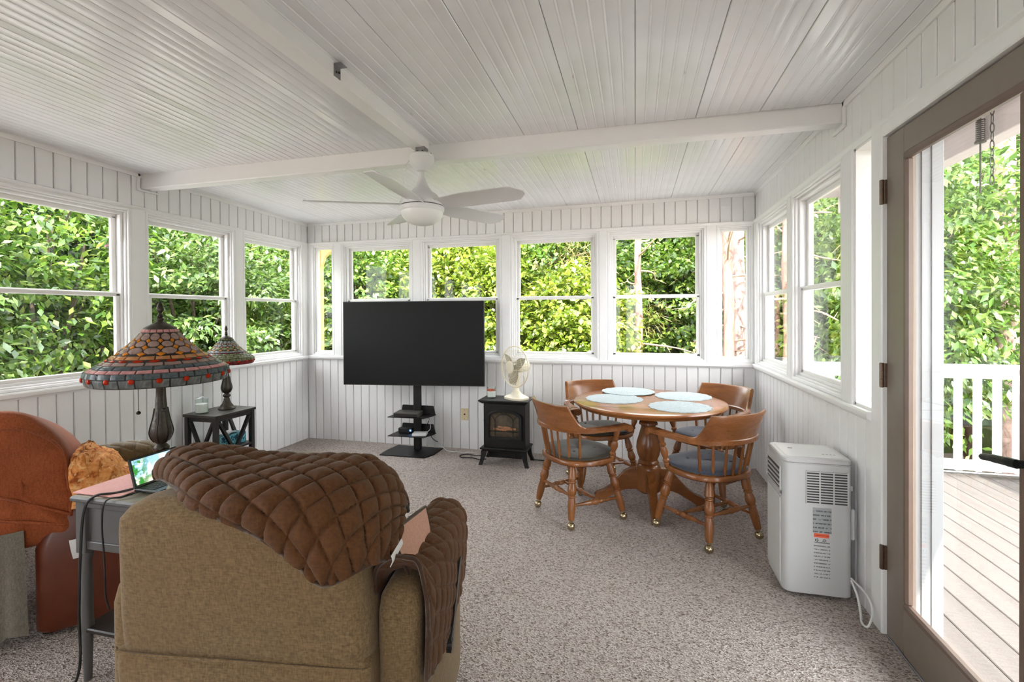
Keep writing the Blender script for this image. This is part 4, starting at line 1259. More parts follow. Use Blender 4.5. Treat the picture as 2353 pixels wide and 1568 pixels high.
# ---- left recliner: leather with rust slipcover
LO = (-2.750, 1.700); LRZ = math.atan2(-.62, .785)
t = thing('recliner', 'brown leather recliner wrapped in a rust suede slipcover below the window', 'recliner', (LO[0], LO[1], 0), LRZ)
prof = [(-.30, .42), (-.20, .39), (-.10, .385), (-.03, .385), (.05, .395), (.088, .42), (.104, .47), (.106, .53), (.10, .60), (.086, .70), (.064, .80), (.03, .865), (-.005, .91), (-.06, .962), (-.13, .983), (-.20, .98), (-.27, .955), (-.335, .90), (-.37, .82), (-.385, .70), (-.37, .56)]
cyy = sum(p[0] for p in prof) / len(prof); czz = sum(p[1] for p in prof) / len(prof)
pl = bez([(p[0], p[1], 0) for p in prof] + [(prof[0][0], prof[0][1], 0)], 4)[:-1]
b = MB(); rows = []
for (x, s_) in ((-.415, .55), (-.41, .75), (-.395, .89), (-.36, .975), (-.30, 1.0), (-.1, 1.01), (.1, 1.01), (.30, 1.0), (.36, .992), (.395, .965), (.412, .90), (.420, .78), (.424, .55), (.425, .2)):
    row = []
    for k, p in enumerate(pl):
        wr_ = .006 * math.sin(p[1] * 38 + p[0] * 25 + x * 6) * (1 if p[1] < .7 else .35)
        row.append((x + wr_ * (abs(x) > .3), cyy + (p[0] - cyy) * s_, czz + (p[1] - czz) * s_ + wr_ * .5 - max(0, .38 - x) * .24 * max(0, min(1, (p[1] - .45) / .35))))
    rows.append(row)
b.grid(rows, closed_v=True)
o_ = len(pl); b.f += [tuple(range(o_))[::-1], tuple((len(rows) - 1) * o_ + k for k in range(o_))]
sc = b.build('slipcover', 'rust', t, 70)
b = MB(); b.tube(bez([(.412, -.32, .845), (.416, -.22, .895), (.417, -.13, .908), (.417, -.07, .900), (.414, -.01, .866), (.408, .04, .812), (.408, .062, .74), (.412, .075, .62), (.414, .08, .50)], 6), .006, 6); b.build('slipcover_seam', 'rust', sc, 60)
b = MB(); b.tube(bez([(.424, -.30, .60), (.428, -.15, .545), (.428, -.02, .50), (.422, .06, .47)], 6), .006, 6); b.build('slipcover_fold', 'rust', sc, 60)
b = MB(); b.tube(bez([(.424, -.28, .70), (.43, -.14, .64), (.43, .0, .56), (.422, .08, .51)], 6), .005, 6); b.build('slipcover_fold', 'rust', sc, 60)
b = MB(); rslab(b, [(.03, -.38, .36, .0, .50), (.05, -.40, .36, -.02, .52), (.40, -.40, .36, -.02, .52), (.42, -.38, .34, .0, .50)], .03); b.build('base', 'leather', t, 60)
b = MB(); rslab(b, [(.02, .315, .418, -.02, .43), (.04, .305, .425, -.035, .445), (.38, .305, .425, -.035, .445), (.43, .312, .418, -.02, .44), (.50, .318, .412, .02, .435), (.545, .33, .40, .04, .425), (.555, .345, .385, .06, .41)], .04); b.build('armrest', 'leather', t, 60)
b = MB(); rslab(b, [(.03, -.42, -.29, -.04, .44), (.05, -.425, -.285, -.05, .455), (.50, -.425, -.285, -.05, .455), (.545, -.41, -.30, -.04, .445), (.558, -.39, -.32, -.02, .42)], .04); b.build('armrest', 'leather', t, 60)
b = MB(); rslab(b, [(.41, -.285, .30, .03, .50), (.46, -.285, .30, .02, .53), (.50, -.27, .29, .04, .52), (.51, -.24, .26, .07, .48)], .05); b.build('seat_cushion', 'leather', t, 60)
path = bez([(.428, -.062, 0), (.436, -.14, 0), (.438, -.26, 0), (.425, -.345, 0), (.33, -.40, 0), (.1, -.41, 0), (-.2, -.41, 0), (-.40, -.40, 0)], 6)
rows = []
for i in range(11):
    z = .04 + .44 * i / 10; fl_ = 1 - i / 10
    rows.append([(p[0] + .010 * fl_ * math.sin(k * .9), p[1] + .010 * fl_ * math.cos(k * 1.1), z + .02 * math.sin(k * .5) * fl_) for k, p in enumerate(path)])
bb, e2, _ = sheet(rows, .008); bb.build('rear_skirt', 'grey_cloth', t, 60, label='grey cloth hanging behind the recliner')
b = MB(); rows = [[(.430 + .006 * math.sin(i), .075 + .035 * k / 3 + .012 * i / 4, .40 - .085 * i / 4) for k in range(4)] for i in range(5)]
bb, e2, _ = sheet(rows, .002); bb.build('care_tag', 'paper', t)
for (x, y) in ((-.35, .0), (.36, .0), (-.35, .38), (.36, .30)):
    b = MB(); b.frame((x, y, 0), (x, y, .04), [(0, .02), (1, .022)], 10); b.build('foot', 'black_plastic', t)

# orange patterned throw heaped against the slipcover
b = MB(); rows = []
tp = [(p[0] - (.022 if p[0] > .12 else 0), p[1] - (.05 if p[1] > .6 else 0)) for p in [(.085, .525), (.078, .66), (.082, .79), (.105, .812), (.145, .806), (.175, .775), (.205, .765), (.245, .735), (.275, .67), (.295, .60), (.300, .545), (.24, .53), (.16, .522)]]
pl = bez([(p[0], p[1], 0) for p in tp] + [(tp[0][0], tp[0][1], 0)], 4)[:-1]
cy2 = sum(p[0] for p in tp) / len(tp); cz2 = .56
for (x, s_) in ((-.06, .3), (-.05, .62), (.0, .82), (.08, .92), (.18, .98), (.28, 1.0), (.36, .985), (.41, .93), (.432, .80), (.438, .55), (.44, .2)):
    rows.append([(x, cy2 + (p[0] - cy2) * min(1, s_ + .1) + .008 * math.sin(x * 27 + k), cz2 + (p[1] - cz2) * s_ + .010 * math.sin(x * 33 + k * .9) * (p[1] > .6)) for k, p in enumerate(pl)])
b.grid(rows, closed_v=True); o_ = len(pl); b.f += [tuple(range(o_))[::-1], tuple((len(rows) - 1) * o_ + k for k in range(o_))]
o = b.build('throw_blanket', 'throw', None, 70, (LO[0], LO[1], 0.0), (0, 0, LRZ))
tag(o, 'orange patterned throw heaped beside the rust slipcover', 'blanket')

# olive quilted cover over the far arm
rows = []
for i in range(97):
    f = i / 96; y = -.03 + .495 * f
    bump_ = .022 * math.sin(PI * min(1, f * 1.05)) - .02; dn = max(0, f - .78) * .42
    sec = [(-.44, y, .40), (-.442, y, .50), (-.435, y, .585 - dn), (-.40, y, .615 + bump_ - dn), (-.355, y, .625 + bump_ - dn), (-.305, y, .612 + bump_ - dn), (-.275, y, .57 - dn), (-.268, y, .515)]
    rows.append(bez(sec, 12))
b, edge, N_ = sheet(rows, .012, .064, .006, .003)
o = b.build('arm_cover', 'olive', None, 60, (LO[0], LO[1], 0), (0, 0, LRZ)); tag(o, 'olive brown quilted cover on the far arm of the leather recliner', 'cover')

# ================================================================ END TABLE, LAPTOP, LAMPS
t = thing('end_table', 'grey painted end table with lower shelf between the two recliners', 'end table', (-1.80, 1.50, 0), .02)
b = MB(); b.box(-.235, .215, -.215, .20, .680, .700, .006); b.build('table_top', 'grey_wood', t)
b = MB(); b.box(-.228, .208, -.208, .193, .6995, .7006); b.build('worn_surface', 'grey_wood_top', t)
LX, LY = (-.200, .18), (-.18, .165)
b = MB()
b.box(LX[0], LX[1], LY[0] - .006, LY[0] + .006, .50, .68, .002); b.box(LX[0], LX[1], LY[1] - .006, LY[1] + .006, .50, .68, .002)
b.box(LX[0] - .006, LX[0] + .006, LY[0], LY[1], .50, .68, .002); b.box(LX[1] - .006, LX[1] + .006, LY[0], LY[1], .50, .68, .002)
b.build('apron', 'grey_wood', t)
b = MB()
for z0, z1 in ((.655, .68), (.50, .53)): b.box(LX[0], LX[1], LY[0] - .014, LY[0], z0, z1, .002)
b.build('apron_moulding', 'grey_wood', t)
for lx in LX:
    for ly in LY:
        b = MB(); b.box(lx - .022, lx + .022, ly - .022, ly + .022, .485, .68, .003)
        b.frame((lx, ly, .487), (lx, ly, 0), [(0, .020), (.03, .0215), (.06, .017), (.5, .019), (.58, .021), (.62, .021), (.64, .017), (1, .013)], 12)
        b.build('leg', 'grey_wood' if ly > 0 else 'grey_wood', t)
b = MB(); b.box(LX[0] - .015, LX[1] + .015, LY[0] - .015, LY[1] + .015, .185, .203, .004); b.build('shelf', 'black_wood', t)
# pink cloth
rows = [[(-.236 + .03 + .0 + .17 * k / 8 + .01 * math.sin(i), -.19 + .30 * i / 12, .704 + .0025 * math.sin(i * 1.3) * math.sin(k * 1.1)) for k in range(9)] for i in range(13)]
rows = [[(-.250 if k == 0 else p[0], p[1], p[2] - (.0 if k else 0.0)) for k, p in enumerate(r)] for r in rows]
b, e2, _ = sheet(rows, .004)
o = b.build('table_cloth', 'pink_cloth', None, 60, (-1.80, 1.50, 0.0005), (0, 0, .02)); tag(o, 'small pink cloth spread on the grey end table', 'cloth')
# laptop: screen faces the beige recliner
t = thing('laptop', 'small open laptop with lit beach wallpaper on the grey end table', 'laptop', (-1.8225, 1.462, .7065), PI / 2)
b = MB(); b.box(-.098, .098, -.115, .004, 0, .010, .003); kb = b.build('keyboard_base', 'black_plastic', t)
MAT['key'] = simple('key_black', (.02, .02, .02, 1), .5); src = None
for r_ in range(5):
    for c_ in range(10):
        lc = (-.088 + c_ * .0177, -.080 + r_ * .0145, .010)
        if src is None:
            q = MB(); q.box(0, .0155, 0, .012, 0, .0018, .0006); src = q.build('key', 'key', kb, 35, lc)
        else: inst(src, kb, lc, name='key')
lid = MB(); lid.box(-.098, .098, 0, .007, 0, .112, .003); ld = lid.build('lid', 'black_plastic', t, 35, (0, .0, .009), (math.radians(-16), 0, 0))
q = MB(); q.box(-.088, .088, -.0012, .0, .010, .104); q.build('screen', 'screen', ld)
cable('charger_cable', [(-1.83, 1.366, .716), (-1.87, 1.33, .710), (-1.915, 1.29, .708), (-1.935, 1.268, .66), (-1.945, 1.262, .5), (-1.955, 1.262, .3), (-1.945, 1.255, .1), (-1.975, 1.235, .012), (-2.0, 1.18, .006)], .0045, 'cable_black', 'thick black cable hanging off the grey end table')
cable('laptop_cable', [(-1.79, 1.36, .712), (-1.81, 1.315, .708), (-1.84, 1.275, .702), (-1.845, 1.266, .62), (-1.83, 1.262, .5), (-1.82, 1.258, .38), (-1.80, 1.255, .33)], .003, 'cable_black', 'thin black cable hanging down the front of the end table')

def tiffany_lamp(name, label, loc, hs, rs, tone, rb=.8):
    """stained glass table lamp; hs, rs scale the height and shade radius"""
    t = thing(name, label, 'lamp', loc)
    Z = lambda z: z * hs
    b = MB(); b.lathe([(r * rb, Z(z)) for r, z in ((.02, 0), (.078, 0), (.082, .006), (.078, .014), (.062, .022), (.060, .030), (.040, .055), (.028, .080), (.030, .088), (.024, .096), (.022, .104), (.034, .112), (.036, .122), (.030, .130), (.020, .138), (.030, .146), (.044, .165), (.0505, .185), (.048, .205), (.036, .245), (.027, .29), (.0225, .34), (.0215, .372), (.027, .380), (.029, .388), (.024, .396), (.018, .404), (.016, .45), (.012, .6))], 24)
    b.build('base', 'bronze', t, 50)
    b = MB()
    for k in range(6):
        a = 2 * PI * k / 6
        pts = [((r * rb + .001) * math.cos(a), (r * rb + .001) * math.sin(a), Z(z)) for r, z in ((.030, .146), (.044, .165), (.0505, .185), (.048, .205), (.036, .245), (.027, .29))]
        b.tube(bez(pts, 4), .0026, 6)
    b.build('base_ribs', 'lead', t, 60)
    # shade: thin lead shell carrying rings of separate glass pieces
    prof = [(.068, .628), (.085, .604), (.108, .580), (.135, .558), (.165, .535), (.205, .508), (.245, .486), (.282, .466), (.300, .456), (.3005, .444), (.296, .425), (.288, .404)]
    pr = [(r * rs, Z(z)) for r, z in prof]
    b = MB(); b.lathe(pr + [(r - .003, z - .001) for r, z in pr[::-1]], 56, cap=False)
    o0 = len(pr) * 2
    sh = b.build('shade', 'lead', t, 40)
    # arc-length parametrised profile
    cum = [0]
    for i in range(1, len(pr)): cum.append(cum[-1] + math.hypot(pr[i][0] - pr[i - 1][0], pr[i][1] - pr[i - 1][1]))
    def at(s):
        s = max(0, min(1, s)) * cum[-1]
        for i in range(1, len(pr)):
            if s <= cum[i] + 1e-9:
                f = (s - cum[i - 1]) / (cum[i] - cum[i - 1])
                r = pr[i - 1][0] + (pr[i][0] - pr[i - 1][0]) * f; z = pr[i - 1][1] + (pr[i][1] - pr[i - 1][1]) * f
                tx, tz = pr[i][0] - pr[i - 1][0], pr[i][1] - pr[i - 1][1]; L = math.hypot(tx, tz)
                return r, z, -tz / L, tx / L
    def piece(poly, n, phase, mat, lift=.0028):
        """poly in (angle fraction -.5...5 of one cell, s) ; n copies round the ring"""
        da = 2 * PI / n
        vs = []; cx_ = sum(p[0] for p in poly) / len(poly); cs_ = sum(p[1] for p in poly) / len(poly)
        m_ = len(poly)
        for lift_, shr in ((.0, 1.0), (lift, .97), (lift * 1.5, .7)):
            for (u, s) in poly:
                u2 = cx_ + (u - cx_) * shr; s2 = cs_ + (s - cs_) * shr
                r, z, nr, nz = at(s2); a = u2 * da
                vs.append(((r + nr * lift_) * math.cos(a), (r + nr * lift_) * math.sin(a), z + nz * lift_))
        fs = []
        for l in range(2):
            for k in range(m_): fs.append((l * m_ + k, l * m_ + (k + 1) % m_, (l + 1) * m_ + (k + 1) % m_, (l + 1) * m_ + k))
        fs.append(tuple(2 * m_ + k for k in range(m_)))
        b = MB(); b.add(vs, fs)
        src = b.build('glass_piece', GP[mat], sh, 40, None, (0, 0, phase * da))
        for k in range(1, n): inst(src, sh, None, (0, 0, (phase + k) * da), name='glass_piece')
    def rect(s0, s1, w=.44): return [(-w, s0), (0, s0), (w, s0), (w, s1), (0, s1), (-w, s1)]
    def oval(sc, hs_, w=.46, n=10): return [(w * math.cos(2 * PI * k / n) * (1 if True else 1), sc + hs_ * math.sin(2 * PI * k / n)) for k in range(n)]
    def diam(sc, hs_, w): return [(-w, sc), (0, sc - hs_), (w, sc), (0, sc + hs_)]
    T = tone
    piece(rect(.012, .055), 18, 0, T[0])
    piece(oval(.125, .058, .47), 14, 0, T[1])
    piece(diam(.188, .036, .20), 14, .5, T[2])
    piece(oval(.245, .052, .44), 14, 0, T[1])
    piece(diam(.305, .040, .20), 14, .5, T[2])
    piece(oval(.368, .058, .46), 14, 0, T[3])
    piece(diam(.425, .036, .24), 14, .5, T[2])
    piece(rect(.470, .530, .46), 20, 0, T[4])
    piece(diam(.560, .024, .34), 20, .5, T[5])
    piece(rect(.592, .650, .46), 20, .5, T[3])
    piece(rect(.662, .730, .46), 20, 0, T[6])
    piece(rect(.742, .800, .46), 28, 0, T[0])
    piece(rect(.815, .880, .46), 28, .5, T[6])
    piece(rect(.888, .990, .46), 28, 0, T[7])
    # red cabochons on the skirt
    b = MB(); r, z, nr, nz = at(.90); b.ball((r + nr * .004, 0, z + nz * .004), .0125 * min(1, rs + .1), (.55, 1, .9), 10, 6)
    src = b.build('cabochon', GP['red'], sh, 60)
    for k in range(1, 18): inst(src, sh, None, (0, 0, k * 2 * PI / 18), name='cabochon')
    b = MB(); b.lathe([(r_ * rs, Z(z)) for r_, z in ((.072, .626), (.070, .632), (.045, .644), (.022, .655), (.012, .660), (.018, .666), (.018, .670), (.010, .676), (.014, .681), (.014, .685), (.008, .690), (.008, .695), (.016, .706), (.017, .714), (.012, .728), (.006, .740), (.001, .746))], 20); b.build('finial', 'bronze', t, 50)
    for (ang, L) in ((-2.35, .115), (-.55, .100)):
        r_ = .075
        x, y = r_ * math.cos(ang), r_ * math.sin(ang)
        b = MB(); b.tube([(x, y, Z(.42)), (x, y, Z(.40) - L)], .0014, 5); ch = b.build('pull_chain', 'chain', t)
        b = MB(); b.ball((x, y, Z(.40) - L - .006), .009, (1, 1, .85), 10, 6); b.build('pull_knob', 'bronze', ch, 60)
    return t
tiffany_lamp('stained_glass_lamp', 'large stained glass lamp with amber diamonds and red jewels', (-1.915, 1.545, .7006), .976, .81, ('pink', 'mauve', 'orange', 'mauve', 'peach', 'red', 'blue', 'grey'))
tiffany_lamp('stained_glass_lamp', 'smaller olive stained glass lamp standing on the black side table', (-3.255, 3.185, .6006), .92, .67, ('green', 'grey', 'peach', 'green', 'grey', 'dkred', 'green', 'dkred'))

# ---- black side table
t = thing('side_table', 'small black wooden side table with crossed ends by the window', 'side table', (-3.25, 3.125, 0))
b = MB(); b.box(-.165, .155, -.20, .20, .578, .600, .003); b.build('table_top', 'black_wood_x', t)
LX, LY = (-.14, .13), (-.175, .175)
for lx in LX:
    for ly in LY:
        b = MB(); b.box(lx - .017, lx + .017, ly - .017, ly + .017, 0, .578, .002); b.build('leg', 'black_wood', t)
b = MB(); b.box(-.14, .13, -.183, -.167, .545, .578); b.box(-.14, .13, .167, .183, .545, .578); b.box(-.148, -.132, -.17, .17, .545, .578); b.box(.122, .138, -.17, .17, .545, .578); b.build('apron', 'black_wood', t)
for z in (.295, .06):
    b = MB(); b.box(-.155, .145, -.19, .19, z, z + .018, .002); b.build('shelf', 'black_wood', t)
def bar2(b, p, q, w=.011, h=.009):
    p = Vector(p); q = Vector(q); b.sweep([p, q], [(-w, -h), (w, -h), (w, h), (-w, h)], [Vector((1, 0, 0))] * 2 if abs(p.x - q.x) < 1e-6 else [Vector((0, 1, 0))] * 2)
for ly in LY:
    b = MB(); bar2(b, (-.115, ly, .54), (-.01, ly, .315), .010, .012); b.build('brace', 'black_wood', t)
    b = MB(); bar2(b, (.105, ly, .54), (-.0, ly, .315), .010, .012); b.build('brace', 'black_wood', t)
    b = MB(); bar2(b, (-.0, ly, .292), (-.115, ly, .08), .010, .012); b.build('brace', 'black_wood', t)
    b = MB(); bar2(b, (-.01, ly, .292), (.105, ly, .08), .010, .012); b.build('brace', 'black_wood', t)
for lx in LX[1:]:
    for s_ in (-1, 1):
        b = MB(); bar2(b, (lx, s_ * .15, .54), (lx, s_ * .02, .315), .010, .012)
        b.build('brace', 'black_wood', t)
        b = MB(); bar2(b, (lx, s_ * .02, .292), (lx, s_ * .15, .08), .010, .012); b.build('brace', 'black_wood', t)
t = thing('tissue_box', 'teal patterned tissue carton on the side table shelf', 'tissue box', (-3.215, 3.17, .313), .05)
b = MB(); b.box(-.058, .058, -.115, .115, 0, .088, .003); b.build('carton', 'tissue', t)
rows = []
for i in range(7):
    rows.append([(-.03 + .06 * k / 8, -.055 + .11 * i / 6, .087 + .028 * math.sin(PI * i / 6) * (0.6 + .4 * math.sin(k * 1.7))) for k in range(9)])
bb, e2, _ = sheet(rows, .0015); bb.build('tissue', 'paper', t, 60)
jar_candle('apothecary_candle', 'white candle in a lidded glass jar beside the smaller lamp', (-3.305, 2.995, .6005), .046, .105, .075, True)

# ================================================================ OUTSIDE
GZ = -1.5
# deck and porch
b = MB()
for x in (1.3, 2.2, 3.2): b.box(x, x + .05, -1.5, 5.2, -.36, -.128)
b.box(1.16, 3.42, 5.2, 5.24, -.36, -.10); b.box(3.42, 3.46, -1.5, 5.24, -.36, -.10)
for x in (1.3, 3.3):
    for y in (-1.3, 1.8, 5.0): b.box(x, x + .1, y, y + .1, GZ, -.36)
deck = struct(b.build('deck', 'rail'), 'weathered wooden deck outside the glass door')
src = None
for k in range(16):
    x = 1.16 + k * .142
    if src is None:
        q = MB(); q.box(0, .138, -1.5, 5.2, -.128, -.10, .004); src = q.build('deck_board', 'deck', deck, 35, (x, 0, 0))
    else: inst(src, deck, (x, 0, 0), name='deck_board')
def railing(label, p, q, n, posts_):
    t = thing('deck_railing', label, 'railing', (p[0], p[1], -.10), math.atan2(q[1] - p[1], q[0] - p[0]))
    L = math.hypot(q[0] - p[0], q[1] - p[1])
    b = MB(); b.box(0, L, -.07, .07, .955, .99, .005); b.build('top_rail', 'rail', t)
    b = MB(); b.box(0, L, -.02, .02, .87, .955, .004); b.build('sub_rail', 'rail', t)
    b = MB(); b.box(0, L, -.02, .02, .05, .14, .004); b.build('bottom_rail', 'rail', t)
    for s in posts_:
        b = MB(); b.box(s * L - .045, s * L + .045, -.045, .045, 0, .955, .004); b.build('post', 'rail', t)
    src = None
    for k in range(1, n):
        x = L * k / n
        if any(abs(x - s * L) < .07 for s in posts_): continue
        if src is None:
            b = MB(); b.box(-.025, .025, -.045, -.005, .05, .90, .003); src = b.build('baluster', 'rail', t, 35, (x, 0, 0))
        else: inst(src, t, (x, 0, 0), name='baluster')
railing('white railing closing the far end of the deck', (1.22, 5.12), (3.36, 5.12), 15, (0.02, .98))
railing('white railing along the outer side of the deck', (3.38, -1.4), (3.38, 5.06), 44, (.01, .34, .67))

# eave and porch beam over the deck
b = MB(); b.box(1.15, 1.90, -2.6, 4.9, 2.405, 2.43); struct(b.build('porch_soffit', 'beam_paint'), 'white soffit above the glass door')
b = MB(); b.box(1.78, 1.88, -2.6, 4.9, 2.26, 2.405, .004); struct(b.build('porch_beam', 'beam_paint'), 'white beam along the edge of the porch eave')
# swing spring and chain hanging from the beam
t = thing('hanging_spring', 'dark coil spring on a rod hanging from the porch beam', 'spring', (1.755, 3.03, 2.405))
b = MB(); b.tube([(.018 * math.cos(k * .62), .018 * math.sin(k * .62), -.03 - k * .00105) for k in range(110)], .0026, 5); b.build('coil', 'chain', t)
b = MB(); b.tube([(0, 0, 0), (0, 0, -.42)], .004, 6); b.build('rod', 'chain', t)
b = MB(); b.lathe([(.003, -.155), (.024, -.155), (.024, -.147), (.003, -.147)], 12); b.build('washer', 'chain', t)
t = thing('hanging_chain', 'dark linked chain hanging from the porch beam', 'chain', (1.755, 2.945, 2.405))
for k in range(9):
    b = MB(); L = .026; rot_ = (k % 2)
    pts = [((.008 * math.cos(a)) * (1 - rot_), (.008 * math.cos(a)) * rot_, -.02 - k * .044 + L * math.sin(a)) for a in [2 * PI * i / 14 for i in range(14)]]
    b.tube(pts, .0024, 5, True); b.build('link', 'chain', t)
# ochre corner post
t = thing('porch_post', 'ochre timber post with curved bracket outside the narrow window', 'post', (-3.80, 5.10, GZ))
b = MB(); b.box(-.045, .045, -.045, .045, 0, 4.2, .004); b.build('shaft', 'ochre', t)
b = MB(); b.prism([(.04, 3.72), (.04, 3.40), (.06, 3.48), (.10, 3.58), (.17, 3.64), (.24, 3.66), (.24, 3.72)], -.025, .025, 'y'); b.build('bracket', 'ochre', t)

# unseen pale slab round left and back walls, added to bounce daylight upward
b = MB(); b.box(-6.1, XL - .16, -6.0, 7.2, -.20, -.10, .01); b.box(XL - .16, 1.14, D + .16, 7.2, -.20, -.10, .01)
struct(b.build('bounce_slab', 'bounce_slab'), 'unseen pale slab below the window sills, added to bounce daylight indoors')

# ground and wooded slopes
b = MB(); b.box(-30, 30, -30, 30, GZ - .2, GZ); struct(b.build('ground', 'earth'), 'pale ground around the house, lightened to bounce daylight indoors')
rng = np.random.default_rng(11)
def slope(p, q, inward, h, depth, seed):
    n = 40; rows = []
    for j in range(9):
        f = j / 8; row = []
        for i in range(n + 1):
            s = i / n; x = p[0] + (q[0] - p[0]) * s; y = p[1] + (q[1] - p[1]) * s
            off = depth * (1 - f) ** 1.3
            z = GZ + (h - GZ) * (f ** .8) + .35 * math.sin(i * .9 + seed) * f + .25 * math.sin(i * 2.3 + j + seed)
            row.append((x + inward[0] * off, y + inward[1] * off, z))
        rows.append(row)
    b = MB(); b.grid(rows); return b
for nm, p, q, inw, h, lab in (('b', (-15, 13.5), (15, 13.5), (0, -1), 5.2, 'dark wooded slope behind the shrubs beyond the back wall'), ('l', (-13, 0), (-13, 15), (1, 0), 4.2, 'dark wooded slope behind the shrubs beyond the left wall'), ('r', (13, 3), (13, 15), (-1, 0), 5.2, 'dark wooded slope beyond the deck')):
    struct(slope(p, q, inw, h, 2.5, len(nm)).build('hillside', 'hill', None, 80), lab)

def leaf_mesh(name, C, Nrm, size, asp, droop, seed, fold=.25, jit=1.0):
    """one mesh of many separate folded leaves; C (n,3) positions, Nrm (n,3) outward directions"""
    r = np.random.default_rng(seed); n = len(C)
    d = Nrm * .55 + r.normal(size=(n, 3)) * .65 * jit + np.array([0, 0, -droop]); d /= np.linalg.norm(d, axis=1, keepdims=True)
    up = np.array([0, 0, 1.]) + Nrm * .55 + r.normal(size=(n, 3)) * .45; s = np.cross(d, up); s /= np.linalg.norm(s, axis=1, keepdims=True) + 1e-9
    nn = np.cross(s, d)
    L = size * r.uniform(.6, 1.3, (n, 1)); W = L * asp * .5
    base = C; tip = C + d * L; mid = C + d * L * .45
    lf = mid + s * W + nn * W * fold; rt = mid - s * W + nn * W * fold
    v = np.stack([base, lf, tip, rt], 1).reshape(-1, 3)
    i = np.arange(n) * 4
    f = np.stack([i, i + 1, i + 2, i, i + 2, i + 3], 1).reshape(-1, 3)
    me = bpy.data.meshes.new(name)
    me.vertices.add(len(v)); me.vertices.foreach_set('co', v.astype(np.float32).ravel())
    me.loops.add(len(f) * 3); me.loops.foreach_set('vertex_index', f.astype(np.int32).ravel())
    me.polygons.add(len(f)); me.polygons.foreach_set('loop_start', (np.arange(len(f)) * 3).astype(np.int32)); me.polygons.foreach_set('loop_total', np.full(len(f), 3, np.int32))
    me.update(calc_edges=True)
    return me
def crown_points(c, rad, ncl, per, cr, seed, shell=.55):
    r = np.random.default_rng(seed)
    u = r.normal(size=(ncl, 3)); u /= np.linalg.norm(u, axis=1, keepdims=True)
    rr_ = r.uniform(shell, 1.0, (ncl, 1))
    lump = 1 + .18 * np.sin(u[:, :1] * 5 + seed) * np.cos(u[:, 1:2] * 6 + seed * 2)
    cl = u * rr_ * lump * np.array(rad)
    P = np.repeat(cl, per, 0); N = np.repeat(u, per, 0)
    off = r.normal(size=P.shape) * np.array([cr, cr, cr * .38])
    return P + off, N, cl
TS = [100]
def shrub(name, label, cat, loc, rad, cz, leaf, ncl, per, cr, size, asp, droop, group, trunk=.035, stems=3, mat_trunk='stem'):
    TS[0] += 1; sd = TS[0]
    t = thing(name, label, cat, (loc[0], loc[1], GZ), 0, group)
    P, N, cl = crown_points((0, 0, 0), rad, ncl, per, cr, sd)
    P = P + np.array([0, 0, cz - GZ])
    keep = P[:, 2] > .05
    me = leaf_mesh('foliage', P[keep], N[keep], size, asp, droop, sd)
    o = bpy.data.objects.new('foliage', me); o.data.materials.append(LEAF[leaf]); place(o, t); o['kind'] = 'stuff'
    b = MB(); r = random.Random(sd)
    for k in range(stems):
        a = 2 * PI * k / stems + r.random(); e_ = (rad[0] * .5 * math.cos(a), rad[1] * .5 * math.sin(a), cz - GZ + rad[2] * .3)
        b.tube(bez([(0, 0, 0), (e_[0] * .3, e_[1] * .3, e_[2] * .45), e_], 5), [trunk] * 5 + [trunk * .6] * 5 + [trunk * .3], 6)
    b.build('stem', mat_trunk, t, 60)
    b = MB()
    for k in range(26):
        q = cl[r.randrange(len(cl))] + np.array([0, 0, cz - GZ]); m_ = q * np.array([.45, .45, .8])
        b.tube([tuple(m_), tuple((m_ + q) / 2 + np.array([r.uniform(-.1, .1), r.uniform(-.1, .1), .06])), tuple(q)], [.011, .008, .004], 4)
    b.build('branches', 'stem', t, 60)
    return t
# near row on the left
gl = 'laurel shrubs beyond the left wall'
for i, (x, y, rz_, h) in enumerate(((-6.5, 2.2, 1.5, 1.5), (-6.8, 4.0, 1.5, 1.6), (-6.2, 5.6, 1.35, 1.35), (-6.9, 7.2, 1.6, 1.6), (-6.4, 8.9, 1.5, 1.4), (-7.4, 10.6, 1.6, 1.6)  )):
    sh_ = shrub('laurel_shrub', ('laurel shrub with pink blossom clusters outside the windows beside the lamps' if i < 3 else 'sunlit laurel shrub without blossoms outside the windows by the television corner'), 'shrub', (x, y), (1.25, 1.25, rz_ + .5), h, 'laurel' if i % 2 == 0 else 'bush', 270, 58, .16, .105, .46, .35, 'flowering laurel shrubs beyond the left wall' if i < 3 else gl)
    if i in (0, 1, 2):
        P, N, cl = crown_points((0, 0, 0), (1.2, 1.2, 1.7), 9, 42, .05, 900 + i, .92)
        P = P + np.array([0, 0, h - GZ]); me = leaf_mesh('blossoms', P, N, .05, .8, .0, 950 + i)
        o = bpy.data.objects.new('blossoms', me); o.data.materials.append(MAT['pinkbloom']); place(o, sh_); o['kind'] = 'stuff'
gd = 'tall trees behind the laurel shrubs'
for i, (x, y) in enumerate(((-9.2, 1.5), (-9.6, 4.2), (-9.2, 6.8), (-9.8, 9.4), (-9.0, 12.0))):
    shrub('woodland_tree', 'dark leafy tree behind the laurel shrubs', 'tree', (x, y), (1.7, 1.7, 2.6), 2.1, 'dark', 170, 44, .28, .20, .55, .3, gd, .09, 2)
